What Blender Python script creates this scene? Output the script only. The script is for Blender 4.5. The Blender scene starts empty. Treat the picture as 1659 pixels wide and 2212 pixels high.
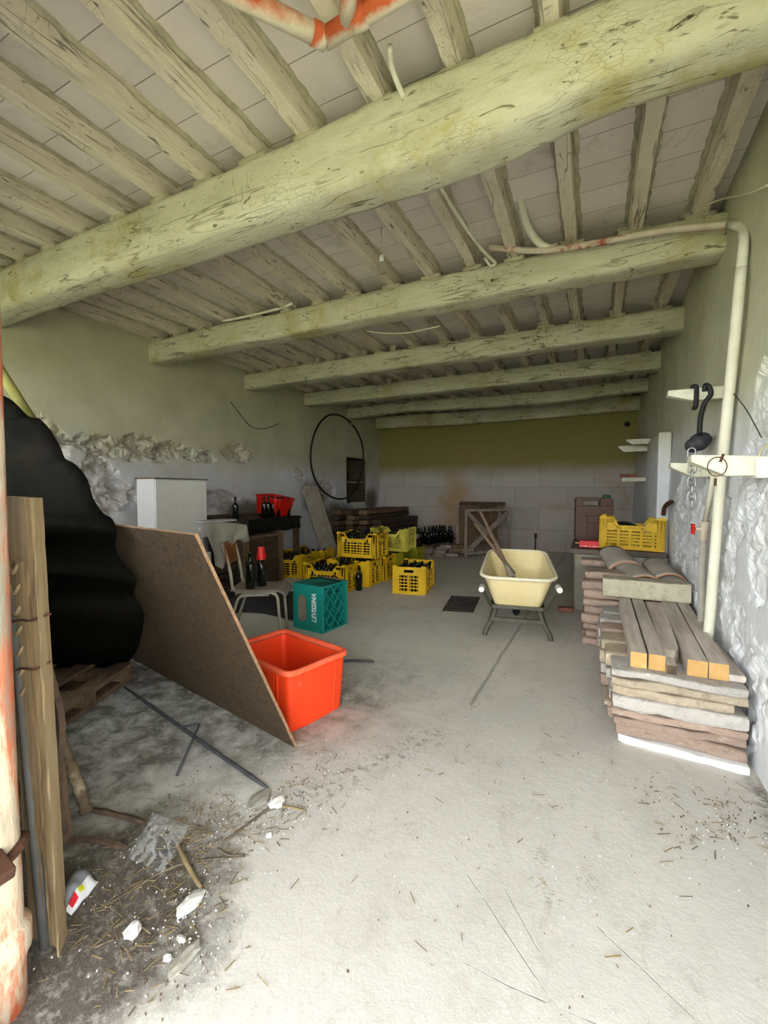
import bpy, math, random
from mathutils import Vector, Matrix, noise
random.seed(7)
SC = bpy.context.scene
COL = SC.collection
PI = math.pi
R = math.radians

# ------------------------------------------------------------------ survey of the room
# camera survey: focal length in pixels of the 1659x2212 frame, eye height, horizon and depth vanishing point
FOC, CX, CY, HOR, VPX, EYE = 935.0, 829.5, 1106.0, 1060.0, 1285.0, 1.25
PITCH = math.atan((CY - HOR) / FOC)
YAW = math.atan((VPX - CX) / FOC * math.cos(PITCH))
FW = Vector((-math.sin(YAW) * math.cos(PITCH), math.cos(YAW) * math.cos(PITCH), -math.sin(PITCH)))
RT = Vector((math.cos(YAW), math.sin(YAW), 0))
UP = RT.cross(FW)
CAM = Vector((0, 0, EYE))
def ray(x, y): return FW + RT * ((x - CX) / FOC) + UP * ((CY - y) / FOC)
def onZ(x, y, z=0.0):
    d = ray(x, y); return CAM + d * ((z - EYE) / d.z)
def onX(x, y, X):
    d = ray(x, y); return CAM + d * (X / d.x)
def onY(x, y, Y):
    d = ray(x, y); return CAM + d * (Y / d.y)
def onP(x, y, p, n):
    d = ray(x, y); return CAM + d * ((p - CAM).dot(n) / d.dot(n))
def V(*a): return Vector(a)

XL, XR, YB, ZC = -4.74, 0.66, 9.47, 3.118     # left wall, right wall, back wall, ceiling

# ------------------------------------------------------------------ materials
def lin(c):
    if isinstance(c, str):
        c = c.lstrip('#'); c = [int(c[i:i+2], 16) / 255 for i in (0, 2, 4)]
        c = [x / 12.92 if x <= .04045 else ((x + .055) / 1.055) ** 2.4 for x in c]
    return (c[0], c[1], c[2], 1)
class NT:
    def __init__(s, name):
        s.m = bpy.data.materials.new(name); s.m.use_nodes = True
        s.t = s.m.node_tree; s.b = s.t.nodes['Principled BSDF']
    def n(s, typ, **kw):
        nd = s.t.nodes.new(typ)
        for k, v in kw.items(): setattr(nd, k, v)
        return nd
    def l(s, a, b): s.t.links.new(a, b)
    def set(s, sock, v):
        if hasattr(v, 'is_linked') or isinstance(v, bpy.types.NodeSocket): s.l(v, sock)
        else: sock.default_value = v
    def math(s, op, a, b=0.0, c=0.0, clamp=False):
        nd = s.n('ShaderNodeMath', operation=op, use_clamp=clamp)
        s.set(nd.inputs[0], a); s.set(nd.inputs[1], b); s.set(nd.inputs[2], c); return nd.outputs[0]
    def noise(s, vec, scale, detail=4, rough=.6, dist=0):
        nd = s.n('ShaderNodeTexNoise'); s.l(vec, nd.inputs['Vector'])
        nd.inputs['Scale'].default_value = scale; nd.inputs['Detail'].default_value = detail
        nd.inputs['Roughness'].default_value = rough; nd.inputs['Distortion'].default_value = dist
        return nd.outputs['Fac']
    def ramp(s, fac, lo, hi):
        nd = s.n('ShaderNodeMapRange'); nd.clamp = True
        s.l(fac, nd.inputs[0]); nd.inputs[1].default_value = lo; nd.inputs[2].default_value = hi
        return nd.outputs[0]
    def mix(s, fac, a, b, mode='MIX'):
        nd = s.n('ShaderNodeMix', data_type='RGBA', blend_type=mode)
        s.set(nd.inputs[0], fac)
        for i, v in ((6, a), (7, b)):
            if isinstance(v, (str, tuple, list)): nd.inputs[i].default_value = lin(v)
            else: s.l(v, nd.inputs[i])
        return nd.outputs[2]
    def vec(s, kind='Object', scale=(1, 1, 1), rnd=True):
        if kind == 'World':
            o = s.n('ShaderNodeNewGeometry').outputs['Position']
        else:
            o = s.n('ShaderNodeTexCoord').outputs[kind]
            if rnd:
                oi = s.n('ShaderNodeObjectInfo'); sc = s.math('MULTIPLY', oi.outputs['Random'], 37.0)
                ad = s.n('ShaderNodeVectorMath', operation='ADD'); s.l(o, ad.inputs[0]); s.l(sc, ad.inputs[1]); o = ad.outputs[0]
        mp = s.n('ShaderNodeMapping'); s.l(o, mp.inputs['Vector']); mp.inputs['Scale'].default_value = scale
        return mp.outputs[0]
    def bump(s, h, strength, dist=.01, prev=None):
        nd = s.n('ShaderNodeBump'); nd.inputs['Strength'].default_value = strength; nd.inputs['Distance'].default_value = dist
        s.l(h, nd.inputs['Height'])
        if prev: s.l(prev, nd.inputs['Normal'])
        return nd.outputs[0]
    def done(s, col, rough=.8, bump=None, metal=0, spec=.3):
        if isinstance(col, (str, tuple)): s.b.inputs['Base Color'].default_value = lin(col)
        else: s.l(col, s.b.inputs['Base Color'])
        s.set(s.b.inputs['Roughness'], rough); s.b.inputs['Metallic'].default_value = metal
        s.b.inputs['Specular IOR Level'].default_value = spec
        if bump: s.l(bump, s.b.inputs['Normal'])
        return s.m
def M(name, a, b=None, scale=6, stretch=(1, 1, 1), rough=.8, bump=.3, bscale=40, bdist=.004, dirt=None, dthr=(.55, .7), dscale=9,
      metal=0, spec=.3, world=False, rndv=.12):
    t = NT(name); v = t.vec('World' if world else 'Object', stretch)
    col = t.mix(t.ramp(t.noise(v, scale, 5, .65), .35, .65), a, b or a)
    if dirt: col = t.mix(t.ramp(t.noise(v, dscale, 6, .7), *dthr), col, dirt)
    if rndv and not world:
        oi = t.n('ShaderNodeObjectInfo'); hs = t.n('ShaderNodeHueSaturation')
        t.l(t.math('MULTIPLY_ADD', oi.outputs['Random'], 2 * rndv, 1 - rndv), hs.inputs['Value']); t.l(col, hs.inputs['Color']); col = hs.outputs[0]
    bn = t.bump(t.noise(v, bscale, 6, .7), bump, bdist) if bump else None
    return t.done(col, rough, bn, metal, spec)

MAT = {}
YB_ = 9.47
def build_materials():
    g = MAT
    # --- floor: dusty grey screed with joint, hairline cracks, dirt drift at the left
    t = NT('concrete_floor'); v = t.vec('World')
    col = t.mix(t.ramp(t.noise(v, .9, 5, .6), .35, .65), '#c4c0b9', '#cfcbc3')
    col = t.mix(t.math('MULTIPLY', t.ramp(t.noise(v, 3.1, 6, .7, .6), .5, .75), .55), col, '#aaa59a')
    col = t.mix(t.math('MULTIPLY', t.ramp(t.noise(v, 60, 3, .7), .6, .75), .4), col, '#9d988d')
    col = t.mix(t.math('MULTIPLY', t.ramp(t.noise(v, 11, 6, .75, 1.2), .62, .72), .6), col, '#dcd9d0')
    col = t.mix(t.math('MULTIPLY', t.ramp(t.noise(t.vec('World', (1, .35, 1)), 7, 8, .8, 1.5), .55, .68), .35), col, '#8d887d')
    col = t.mix(t.math('MULTIPLY', t.ramp(t.noise(v, 28, 6, .8, .8), .60, .68), .4), col, '#7d786d')
    sp = t.n('ShaderNodeSeparateXYZ'); geo = t.n('ShaderNodeNewGeometry'); t.l(geo.outputs['Position'], sp.inputs[0])
    X, Y = sp.outputs[0], sp.outputs[1]
    wob = t.math('MULTIPLY', t.math('SUBTRACT', t.noise(v, 5, 5, .6), .5), .035)
    def seg(p, q, w):
        dx, dy = q[0] - p[0], q[1] - p[1]; L2 = dx * dx + dy * dy
        ax = t.math('SUBTRACT', X, p[0]); ay = t.math('SUBTRACT', Y, p[1])
        hh = t.math('DIVIDE', t.math('ADD', t.math('MULTIPLY', ax, dx), t.math('MULTIPLY', ay, dy)), L2, clamp=True)
        ex = t.math('ADD', t.math('SUBTRACT', ax, t.math('MULTIPLY', hh, dx)), wob); ey = t.math('SUBTRACT', ay, t.math('MULTIPLY', hh, dy))
        d = t.math('SQRT', t.math('ADD', t.math('MULTIPLY', ex, ex), t.math('MULTIPLY', ey, ey)))
        return t.math('SUBTRACT', 1.0, t.math('DIVIDE', d, w), clamp=True)
    def P(x, y): p = onZ(x, y); return (p.x, p.y)
    cr = None
    segs = [((1018, 1520), (1250, 1150), .016), ((985, 1850), (1210, 2190), .0026), ((1090, 1920), (1190, 2100), .0022),
            ((930, 2040), (1100, 2130), .0022), ((1100, 2130), (1290, 2212), .0026), ((1290, 2000), (1500, 2200), .0022)]
    for a, b, w in segs:
        s_ = seg(P(*a), P(*b), w); cr = s_ if cr is None else t.math('MAXIMUM', cr, s_)
    # boot prints
    fp = None
    for (px, py, ang) in ((1165, 1850, .3), (1195, 1935, .2), (1270, 1905, -.9), (1160, 1905, .9)):
        c = onZ(px, py); ca, sa = math.cos(ang), math.sin(ang)
        ax = t.math('SUBTRACT', X, c.x); ay = t.math('SUBTRACT', Y, c.y)
        u = t.math('ADD', t.math('MULTIPLY', ax, ca), t.math('MULTIPLY', ay, sa)); w_ = t.math('SUBTRACT', t.math('MULTIPLY', ay, ca), t.math('MULTIPLY', ax, sa))
        ell = t.math('SUBTRACT', 1.0, t.math('ADD', t.math('POWER', t.math('ABSOLUTE', t.math('DIVIDE', u, .035)), 4.0), t.math('POWER', t.math('ABSOLUTE', t.math('DIVIDE', w_, .05)), 4.0)), clamp=True)
        tr = t.math('GREATER_THAN', t.math('SINE', t.math('MULTIPLY', w_, 420.0)), .25)
        f_ = t.math('MULTIPLY', t.math('MULTIPLY', ell, tr), t.ramp(t.noise(v, 45, 4, .7), .48, .6)); fp = f_ if fp is None else t.math('MAXIMUM', fp, f_)
    # soil drift swept into the left front corner
    c = onZ(250, 2010)
    dx = t.math('DIVIDE', t.math('SUBTRACT', X, c.x - .12), .46); dy = t.math('DIVIDE', t.math('SUBTRACT', Y, c.y - .02), .52)
    dd = t.math('SQRT', t.math('ADD', t.math('MULTIPLY', dx, dx), t.math('MULTIPLY', dy, dy)))
    dd = t.math('ADD', dd, t.math('MULTIPLY', t.math('SUBTRACT', t.noise(v, 7, 6, .7), .5), 1.1))
    soil = t.math('SUBTRACT', 1.0, t.ramp(dd, .6, 1.05))
    soil = t.math('MULTIPLY', soil, t.ramp(t.noise(v, 24, 6, .8), .22, .5))
    w2 = seg((-1.2, 1.05), (-.72, 2.05), .12)
    soil = t.math('MAXIMUM', soil, t.math('MULTIPLY', w2, t.ramp(t.noise(v, 25, 5, .75), .5, .66)))
    w3 = seg((.62, 1.2), (.66, 2.3), .09)
    soil = t.math('MAXIMUM', soil, t.math('MULTIPLY', w3, t.ramp(t.noise(v, 18, 5, .75), .4, .6)))
    col = t.mix(t.math('MULTIPLY', soil, .88), col, t.mix(t.ramp(t.noise(v, 90, 4, .8), .4, .65), '#2c241e', '#5a4f44'))
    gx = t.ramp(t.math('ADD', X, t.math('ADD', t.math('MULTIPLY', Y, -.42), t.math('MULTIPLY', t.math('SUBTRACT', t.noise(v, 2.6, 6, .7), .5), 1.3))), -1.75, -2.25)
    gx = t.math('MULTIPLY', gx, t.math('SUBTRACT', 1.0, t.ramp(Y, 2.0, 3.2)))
    col = t.mix(t.math('MULTIPLY', gx, t.ramp(t.noise(v, 8, 7, .75, .5), .25, .6)), col, '#615f54')  # left floor: greenish stains, with shade of board and heap painted in
    col = t.mix(t.math('MULTIPLY', fp, .55), col, '#6f6a55')
    col = t.mix(t.math('MULTIPLY', cr, .5), col, '#4c463d')
    h = t.math('SUBTRACT', t.math('ADD', t.noise(v, 25, 8, .7), t.math('MULTIPLY', soil, .5)), t.math('MULTIPLY', cr, 1.2))
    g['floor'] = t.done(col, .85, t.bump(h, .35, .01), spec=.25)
    # --- plaster walls, attribute 'patch' = plaster fallen off, stones bare
    def plaster(name, a, b, stain, stone, top, damp=()):
        t = NT(name); v = t.vec('World')
        col = t.mix(t.ramp(t.noise(v, 1.4, 5, .6), .35, .65), a, b)
        col = t.mix(t.math('MULTIPLY', t.ramp(t.noise(v, 3.3, 7, .7, .5), .55, .75), .5), col, stain)
        sp = t.n('ShaderNodeSeparateXYZ'); geo = t.n('ShaderNodeNewGeometry'); t.l(geo.outputs['Position'], sp.inputs[0])
        # olive tint above shoulder height, ragged edge
        zz = t.math('ADD', sp.outputs[2], t.math('MULTIPLY', t.math('SUBTRACT', t.noise(v, 2.2, 6, .65), .5), .7))
        col = t.mix(t.ramp(zz, 1.45, 1.85), col, t.mix(t.ramp(t.noise(v, 2.5, 5, .6), .35, .65), *top))
        for (sy, sz, ry, rz2) in damp:
            ey = t.math('DIVIDE', t.math('SUBTRACT', sp.outputs[1], sy), ry); ez = t.math('DIVIDE', t.math('SUBTRACT', sp.outputs[2], sz), rz2)
            e2 = t.math('ADD', t.math('SQRT', t.math('ADD', t.math('MULTIPLY', ey, ey), t.math('MULTIPLY', ez, ez))), t.math('MULTIPLY', t.math('SUBTRACT', t.noise(v, 4.5, 6, .7), .5), 1.2))
            col = t.mix(t.math('MULTIPLY', t.math('SUBTRACT', 1.0, t.ramp(e2, .55, 1.1)), .85), col, '#5f5140')
        at = t.n('ShaderNodeAttribute', attribute_name='patch')
        col = t.mix(t.math('MULTIPLY', at.outputs['Fac'], t.ramp(t.noise(v, 7, 5, .7), .35, .7)), col, stone)
        h1 = t.noise(v, 9, 8, .65, .4); h2 = t.noise(v, 70, 5, .7)
        return t.done(col, .9, t.bump(h2, .15, .004, t.bump(h1, .3, .02)), spec=.2)
    g['wall_left'] = plaster('left_wall_plaster', '#d2d2d6', '#c6c6c6', '#a8a497', '#a89d8e', ('#bfbc9f', '#b2af93'), ((6.75, 1.15, .5, .32), (9.05, 1.05, .35, .3), (5.0, .95, .6, .18), (7.6, .8, .9, .25)))
    g['wall_right'] = plaster('right_wall_plaster', '#dcdfe4', '#cfd2d6', '#aeaca2', '#c9cac8', ('#c6c5a9', '#b5b499'))
    # back wall: limewashed blockwork
    t = NT('back_wall_blocks'); v = t.vec('World')
    mp = t.n('ShaderNodeMapping'); t.l(v, mp.inputs['Vector']); mp.inputs['Rotation'].default_value = (-PI / 2, 0, 0)
    br = t.n('ShaderNodeTexBrick'); t.l(mp.outputs[0], br.inputs['Vector'])
    br.inputs['Scale'].default_value = 1; br.inputs['Brick Width'].default_value = 1.02; br.inputs['Row Height'].default_value = .44
    br.inputs['Mortar Size'].default_value = .004; br.inputs['Mortar Smooth'].default_value = .6
    br.inputs['Color1'].default_value = lin('#b7b0a9'); br.inputs['Color2'].default_value = lin('#aaa39b'); br.inputs['Mortar'].default_value = lin('#857e73')
    sp = t.n('ShaderNodeSeparateXYZ'); t.l(v, sp.inputs[0])
    zz = t.math('ADD', sp.outputs[2], t.math('MULTIPLY', t.math('SUBTRACT', t.noise(v, 1.8, 5, .6), .5), .3))
    col = t.mix(t.ramp(zz, 1.5, 1.85), br.outputs[0], '#857e4c')
    col = t.mix(t.math('MULTIPLY', t.ramp(t.noise(v, 1.3, 6, .65, .5), .52, .72), .45), col, '#9a7f55')
    ss = onY(985, 1075, YB_); ey = t.math('DIVIDE', t.math('SUBTRACT', sp.outputs[0], ss.x), .42); ez = t.math('DIVIDE', t.math('SUBTRACT', sp.outputs[2], ss.z - .1), .75)
    e2 = t.math('ADD', t.math('SQRT', t.math('ADD', t.math('MULTIPLY', ey, ey), t.math('MULTIPLY', ez, ez))), t.math('MULTIPLY', t.math('SUBTRACT', t.noise(v, 3.5, 6, .7), .5), 1.3))
    col = t.mix(t.math('MULTIPLY', t.math('SUBTRACT', 1.0, t.ramp(e2, .3, 1.1)), .7), col, '#a5834f')
    g['wall_back'] = t.done(col, .9, t.bump(t.math('SUBTRACT', t.noise(v, 30, 6, .7), br.outputs[1]), .3, .006), spec=.2)
    # ceiling tiles between the joists
    t = NT('ceiling_tiles'); v = t.vec('World')
    mp = t.n('ShaderNodeMapping'); t.l(v, mp.inputs['Vector']); mp.inputs['Rotation'].default_value = (0, 0, PI / 2); mp.inputs['Location'].default_value = (0, .176, 0)
    br = t.n('ShaderNodeTexBrick'); t.l(mp.outputs[0], br.inputs['Vector'])
    br.offset = .37; br.inputs['Scale'].default_value = 1; br.inputs['Brick Width'].default_value = .23; br.inputs['Row Height'].default_value = .373
    br.inputs['Mortar Size'].default_value = .003; br.inputs['Mortar Smooth'].default_value = .5
    br.inputs['Color1'].default_value = lin('#e2d9d0'); br.inputs['Color2'].default_value = lin('#d6ccc2'); br.inputs['Mortar'].default_value = lin('#948b80')
    col = t.mix(t.math('MULTIPLY', t.ramp(t.noise(v, 4, 6, .7, .5), .55, .75), .5), br.outputs[0], '#8b8678')
    crk = t.math('MULTIPLY', br.outputs[1], t.ramp(t.noise(v, 5, 4, .6), .4, .55))
    g['ceiling'] = t.done(col, .9, t.bump(t.math('SUBTRACT', t.noise(v, 25, 6, .7), t.math('MULTIPLY', crk, 2.0)), .35, .008), spec=.2)
    # limewashed timber: flaking paint, dark wood beneath, long checks
    def lime(name, a, b, dark, st, dthr, warm=None):
        t = NT(name); v0 = t.vec('Object'); v = t.vec('Object', st)
        col = t.mix(t.ramp(t.noise(v, 5, 6, .65), .35, .65), a, b)
        if warm: col = t.mix(t.math('MULTIPLY', t.ramp(t.noise(v0, 1.6, 5, .7), .54, .66), .75), col, warm)
        big = t.ramp(t.noise(v0, 1.1, 3, .5), .45, .75)
        fl = t.ramp(t.math('ADD', t.noise(v, 20, 9, .8, .4), t.math('MULTIPLY', big, .10)), *dthr)
        col = t.mix(fl, col, dark)
        ck = t.ramp(t.noise(v, 30, 2, .5, 1.2), .26, .33)         # 0 inside narrow checks
        vo = t.n('ShaderNodeTexVoronoi', feature='DISTANCE_TO_EDGE'); t.l(v, vo.inputs['Vector']); vo.inputs['Scale'].default_value = 55
        gate = t.ramp(t.noise(v0, 2.2, 4, .6), .5, .62)
        cz = t.math('MULTIPLY', t.math('SUBTRACT', 1.0, t.ramp(vo.outputs['Distance'], .0, .035)), gate)   # crazed lime
        col = t.mix(t.math('MULTIPLY', t.math('SUBTRACT', 1.0, ck), .75), col, dark)
        col = t.mix(t.math('MULTIPLY', cz, .2), col, dark)
        sl = tuple(q * .3 if q < 1 else q for q in st); vl = t.vec('Object', sl)
        def vein(vec, sc, w, lo, hi):
            n_ = t.math('ABSOLUTE', t.math('SUBTRACT', t.noise(vec, sc, 3, .5, .3), .5))
            return t.math('MULTIPLY', t.math('SUBTRACT', 1.0, t.ramp(n_, w * .3, w)), t.ramp(t.noise(v0, 2.7, 4, .6), lo, hi))
        ln = vein(vl, 11, .018, .42, .6)
        sx = tuple(.25 if q == 1 else 1.6 for q in st); cx_ = vein(t.vec('Object', sx), 15, .012, .55, .68)
        ln = t.math('MAXIMUM', ln, cx_)
        col = t.mix(t.math('MULTIPLY', ln, .7), col, dark)
        col = t.mix(t.math('MULTIPLY', t.ramp(t.noise(v, 9, 8, .75, .3), .52, .7), .45), col, tuple(x * .62 for x in lin(b)[:3]))
        ck = t.math('SUBTRACT', ck, t.math('MULTIPLY', ln, 1.2))
        h = t.math('SUBTRACT', t.math('ADD', t.noise(v, 16, 8, .7), t.math('MULTIPLY', ck, .5)), t.math('ADD', t.math('MULTIPLY', fl, .4), t.math('MULTIPLY', cz, .6)))
        return t.done(col, .88, t.bump(h, .5, .010), spec=.2)
    g['beam'] = lime('limewashed_beam', '#cbc8b0', '#b5b298', '#4a4128', (.35, 1, 1), (.645, .68), '#a59a5e')
    g['joist'] = lime('limewashed_joist', '#dcd2bd', '#cabfa8', '#3a3328', (1, .3, 1), (.66, .70))
    g['mortar'] = M('lime_mortar', '#beb89d', '#a19a80', 14, bump=.8, bscale=30, bdist=.01)
    # timbers and boards
    g['timber'] = M('weathered_timber', '#d4cac0', '#b3a89d', 5, (6, .5, 6), bump=.5, bscale=14, dirt='#e0dad0', dthr=(.66, .74), dscale=22)
    g['tool_wood'] = M('old_tool_wood', '#86715f', '#6c5949', 5, (6, 6, .6), bump=.4, bscale=18, rndv=.05)
    g['niche'] = M('shade_toned_niche_plaster', '#57533f', '#403d2d', 4, bump=.4, rndv=0)  # plaster darkened to paint in the shade inside the niche
    g['sawn_end'] = M('sawn_end_wood', '#cda76c', '#b78f57', 9, bump=.3, bscale=60)
    g['dark_wood'] = M('old_dark_wood', '#5b4a3b', '#3f342a', 5, (5, .6, 5), bump=.5, bscale=14, rndv=.25)
    g['brown_wood'] = M('brown_wood', '#7d6750', '#62503d', 5, (4, 4, .5), bump=.5, bscale=18, rndv=.1)
    g['plank_wood'] = M('sun_bleached_plank', '#b09a78', '#8f7a5a', 5, (4, 4, .4), bump=.6, bscale=22, dirt='#6b5842', dthr=(.58, .7), dscale=10, rndv=0)
    g['grey_board'] = M('grey_board', '#a8a093', '#8b8376', 5, (4, 4, .6), bump=.4, bscale=18)
    g['rack_wood'] = M('trestle_wood', '#a3968a', '#85796c', 7, bump=.4, bscale=25, rndv=.05)
    # chipboard
    t = NT('chipboard'); v = t.vec('Object', (1, 1, 1), False)
    vo = t.n('ShaderNodeTexVoronoi'); mp = t.n('ShaderNodeMapping'); t.l(v, mp.inputs['Vector']); mp.inputs['Scale'].default_value = (14, 34, 14); mp.inputs['Rotation'].default_value = (0, 0, .5)
    t.l(mp.outputs[0], vo.inputs['Vector']); vo.inputs['Scale'].default_value = 1.6
    hs = t.ramp(t.noise(mp.outputs[0], 2.2, 6, .7, .8), .3, .75)
    col = t.mix(hs, '#2d231a', '#5f4f3b'); col = t.mix(t.math('MULTIPLY', t.ramp(t.noise(v, 3, 4, .6), .4, .7), .4), col, '#54432f')
    g['chipboard'] = t.done(col, .8, t.bump(t.noise(mp.outputs[0], 3, 6, .7, .8), .7, .01), spec=.25)
    g['raw_edge'] = M('raw_chip_edge', '#94765a', '#735a43', 40, bump=.6, bscale=90)
    g['bitumen'] = M('black_bitumen_sheet', '#0b0b08', '#141310', 4, rough=.75, bump=.35, bscale=14, bdist=.012, dirt='#1e1b12', dthr=(.5, .8), dscale=3, spec=.03)
    g['black_plastic'] = M('black_plastic', '#0c0c0d', '#141415', 8, rough=.45, bump=.3, bscale=12, bdist=.01)
    g['grey_tarp'] = M('dark_grey_sheet', '#34343a', '#26262b', 5, rough=.6, bump=.3, bscale=20)
    g['orange'] = M('orange_plastic', '#f0451b', '#e63f18', 3, rough=.5, bump=.12, bscale=25, dirt='#d9694b', dthr=(.62, .8), spec=.4, rndv=0)
    g['orange_rim'] = M('scuffed_orange_rim', '#e8694a', '#ee5a35', 30, rough=.6, bump=.3, bscale=60, rndv=0)
    g['red'] = M('red_plastic', '#d21408', '#b80f06', 4, rough=.45, bump=.1, spec=.4, rndv=0)
    g['teal'] = M('teal_plastic', '#12897d', '#0f7a70', 4, rough=.5, bump=.08, dirt='#4f9a8e', dthr=(.6, .85), spec=.4, rndv=0)
    g['white_print'] = M('white_print', '#e8efee', bump=0, rndv=0)
    g['brown_print'] = M('brown_print', '#7a6410', bump=0, rndv=0)
    g['yellow'] = M('yellow_plastic', '#e2bb1a', '#cfa512', 5, rough=.55, bump=.12, dirt='#a68a1e', dthr=(.6, .85), spec=.35, rndv=.05)
    g['pale_yellow'] = M('faded_yellow_plastic', '#cfc551', '#bdb340', 5, rough=.6, bump=.12, dirt='#8f8a35', dthr=(.6, .85), rndv=.05)
    g['lime_yellow'] = M('green_tinged_yellow_plastic', '#a8a520', '#949318', 5, rough=.6, bump=.12, dirt='#6d6b1e', dthr=(.6, .85), rndv=.05)
    t = NT('dark_green_glass'); t.b.inputs['IOR'].default_value = 1.5
    g['glass'] = t.done((.0025, .006, .003), .08, None, 0, .5)
    t = NT('brown_black_glass'); g['glass_dark'] = t.done((.006, .006, .004), .1, None, 0, .5)
    g['barrow'] = M('cream_yellow_plastic', '#ecdcab', '#e2cf96', 4, rough=.5, bump=.1, dirt='#c9b06c', dthr=(.6, .85), spec=.35, rndv=0)
    g['barrow_rim'] = M('pale_scuffed_rim', '#eae3cb', '#dcd3b4', 20, rough=.6, bump=.2, rndv=0)
    g['barrow_frame'] = M('olive_grey_steel', '#5f5d52', '#4b4a40', 9, rough=.6, bump=.3, metal=.2, dirt='#83806f', dthr=(.6, .75), rndv=0)
    g['white_grip'] = M('white_grip', '#e6e4dc', '#d8d5ca', 9, rough=.6, bump=.1, rndv=0)
    g['rubber'] = M('black_rubber', '#1c1c1e', '#26262a', 9, rough=.8, bump=.3, rndv=0)
    g['white_enamel'] = M('white_enamel', '#eeeee9', '#e6e6e0', 3, rough=.45, bump=.03, spec=.4, rndv=0)
    g['white_side'] = M('white_lacquer', '#f4f4f0', '#ececea', 3, rough=.5, bump=.03, rndv=0)
    g['chair_steel'] = M('chipped_cream_steel', '#aaa795', '#97937f', 12, rough=.5, bump=.3, dirt='#5d4c3a', dthr=(.62, .72), dscale=25, rndv=0)
    g['chair_ply'] = M('dusty_plywood', '#8b8075', '#7a6f64', 9, bump=.2, rndv=0)
    g['chair_back'] = M('varnished_plywood', '#8a5432', '#714326', 6, (1, 1, 5), rough=.5, bump=.2, rndv=0)
    g['cloth'] = M('grey_cotton', '#8f8d80', '#7d7b6f', 7, rough=.95, bump=.3, bscale=120, rndv=0)
    g['jerrycan'] = M('brown_polyethylene', '#553a2d', '#472f24', 4, rough=.5, bump=.1, dirt='#65493a', dthr=(.6, .85), spec=.35, rndv=0)
    g['green_cap'] = M('dark_green_cap', '#1f4a3a', rough=.5, bump=0, rndv=0)
    g['concrete'] = M('mossy_concrete', '#c9c4ae', '#b1ac94', 9, bump=.7, bscale=30, bdist=.008, dirt='#8a8a5e', dthr=(.52, .68), dscale=6)
    g['render'] = M('cement_render', '#a5a196', '#94907f', 5, bump=.5, bscale=20, bdist=.008, dirt='#8d8b68', dthr=(.55, .7))
    g['bench_top'] = M('slate_worktop', '#6e645c', '#5a514b', 5, bump=.4, bscale=25)
    g['white_board'] = M('white_painted_board', '#c9c9cc', '#bcbcbf', 4, bump=.1)
    def stone(name, a, c, dk, lt, sc=(1, 1, 1)):
        t = NT(name); v = t.vec('Object', sc)
        col = t.mix(t.ramp(t.noise(v, 7, 6, .7, .4), .3, .7), a, c)
        col = t.mix(t.math('MULTIPLY', t.ramp(t.noise(v, 15, 7, .8, .6), .52, .66), .8), col, dk)
        col = t.mix(t.math('MULTIPLY', t.ramp(t.noise(v, 11, 7, .8, 1.0), .58, .68), .85), col, lt)
        col = t.mix(t.math('MULTIPLY', t.ramp(t.noise(v, 70, 4, .8), .62, .7), .7), col, lt)
        oi = t.n('ShaderNodeObjectInfo'); hs = t.n('ShaderNodeHueSaturation')
        t.l(t.math('MULTIPLY_ADD', oi.outputs['Random'], .3, .84), hs.inputs['Value']); t.l(col, hs.inputs['Color'])
        return t.done(hs.outputs[0], .88, t.bump(t.math('ADD', t.noise(v, 14, 9, .75, .3), t.noise(v, 60, 5, .7)), .9, .010), spec=.2)
    g['terracotta'] = stone('weathered_terracotta', '#bda797', '#a79284', '#85766a', '#d8cbbf')
    g['roof_tile'] = M('grey_lichen_roof_tile', '#aca69a', '#969085', 5, bump=.5, bscale=22, dirt='#a9795c', dthr=(.62, .72), dscale=5, rndv=.1)
    g['tile_edge'] = M('broken_terracotta_edge', '#c08d6e', '#a87a60', 9, bump=.5, bscale=30)
    g['stone_a'] = stone('pale_stone', '#cdc9c2', '#b7b2aa', '#958d82', '#e4e1da')
    g['stone_b'] = stone('brown_stone', '#c3ab9c', '#ac9585', '#8f7a6b', '#dccdbf', (1, 2, 2))
    g['stone_c'] = stone('buff_stone', '#c9bba4', '#b09f8a', '#8f8069', '#dfd8c9')
    g['marble'] = M('white_marble', '#f2f1ee', '#dededf', 7, bump=.3, bscale=22, dirt='#b3b1ab', dthr=(.58, .75), rndv=0)
    g['brick'] = M('red_brick', '#8a5f4c', '#744d3e', 9, bump=.5, bscale=40)
    g['pipe'] = M('limewashed_pipe', '#dedcca', '#cfccb6', 7, bump=.4, bscale=40, dirt='#a89d7c', dthr=(.6, .75), rndv=.04)
    g['pipe_rusty'] = M('rust_streaked_pipe', '#cabfae', '#b8aa95', 8, bump=.4, bscale=40, dirt='#9a4a30', dthr=(.56, .66), dscale=7, rndv=0)
    # red-orange undercoat with limewash splashed on the underside
    t = NT('half_limewashed_pipe'); v = t.vec('Object')
    nz = t.n('ShaderNodeSeparateXYZ'); geo = t.n('ShaderNodeNewGeometry'); t.l(geo.outputs['Normal'], nz.inputs[0])
    side = t.ramp(t.math('ADD', nz.outputs[1], t.math('MULTIPLY', t.math('SUBTRACT', t.noise(v, 25, 5, .7), .5), .9)), -.5, .1)
    g['pipe_orange'] = t.done(t.mix(side, '#b4552e', '#d6cdb4'), .7, t.bump(t.noise(v, 40, 5, .7), .4, .006))
    t = NT('peeling_orange_pipe'); v = t.vec('Object', (1, 1, .22))
    col = t.mix(t.ramp(t.noise(v, 9, 6, .7), .45, .55), '#bd5f38', '#c3b299'); col = t.mix(t.ramp(t.noise(v, 5, 5, .7), .55, .68), col, '#8c8878')
    g['downpipe'] = t.done(col, .75, t.bump(t.noise(v, 25, 6, .7), .5, .01))
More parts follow.
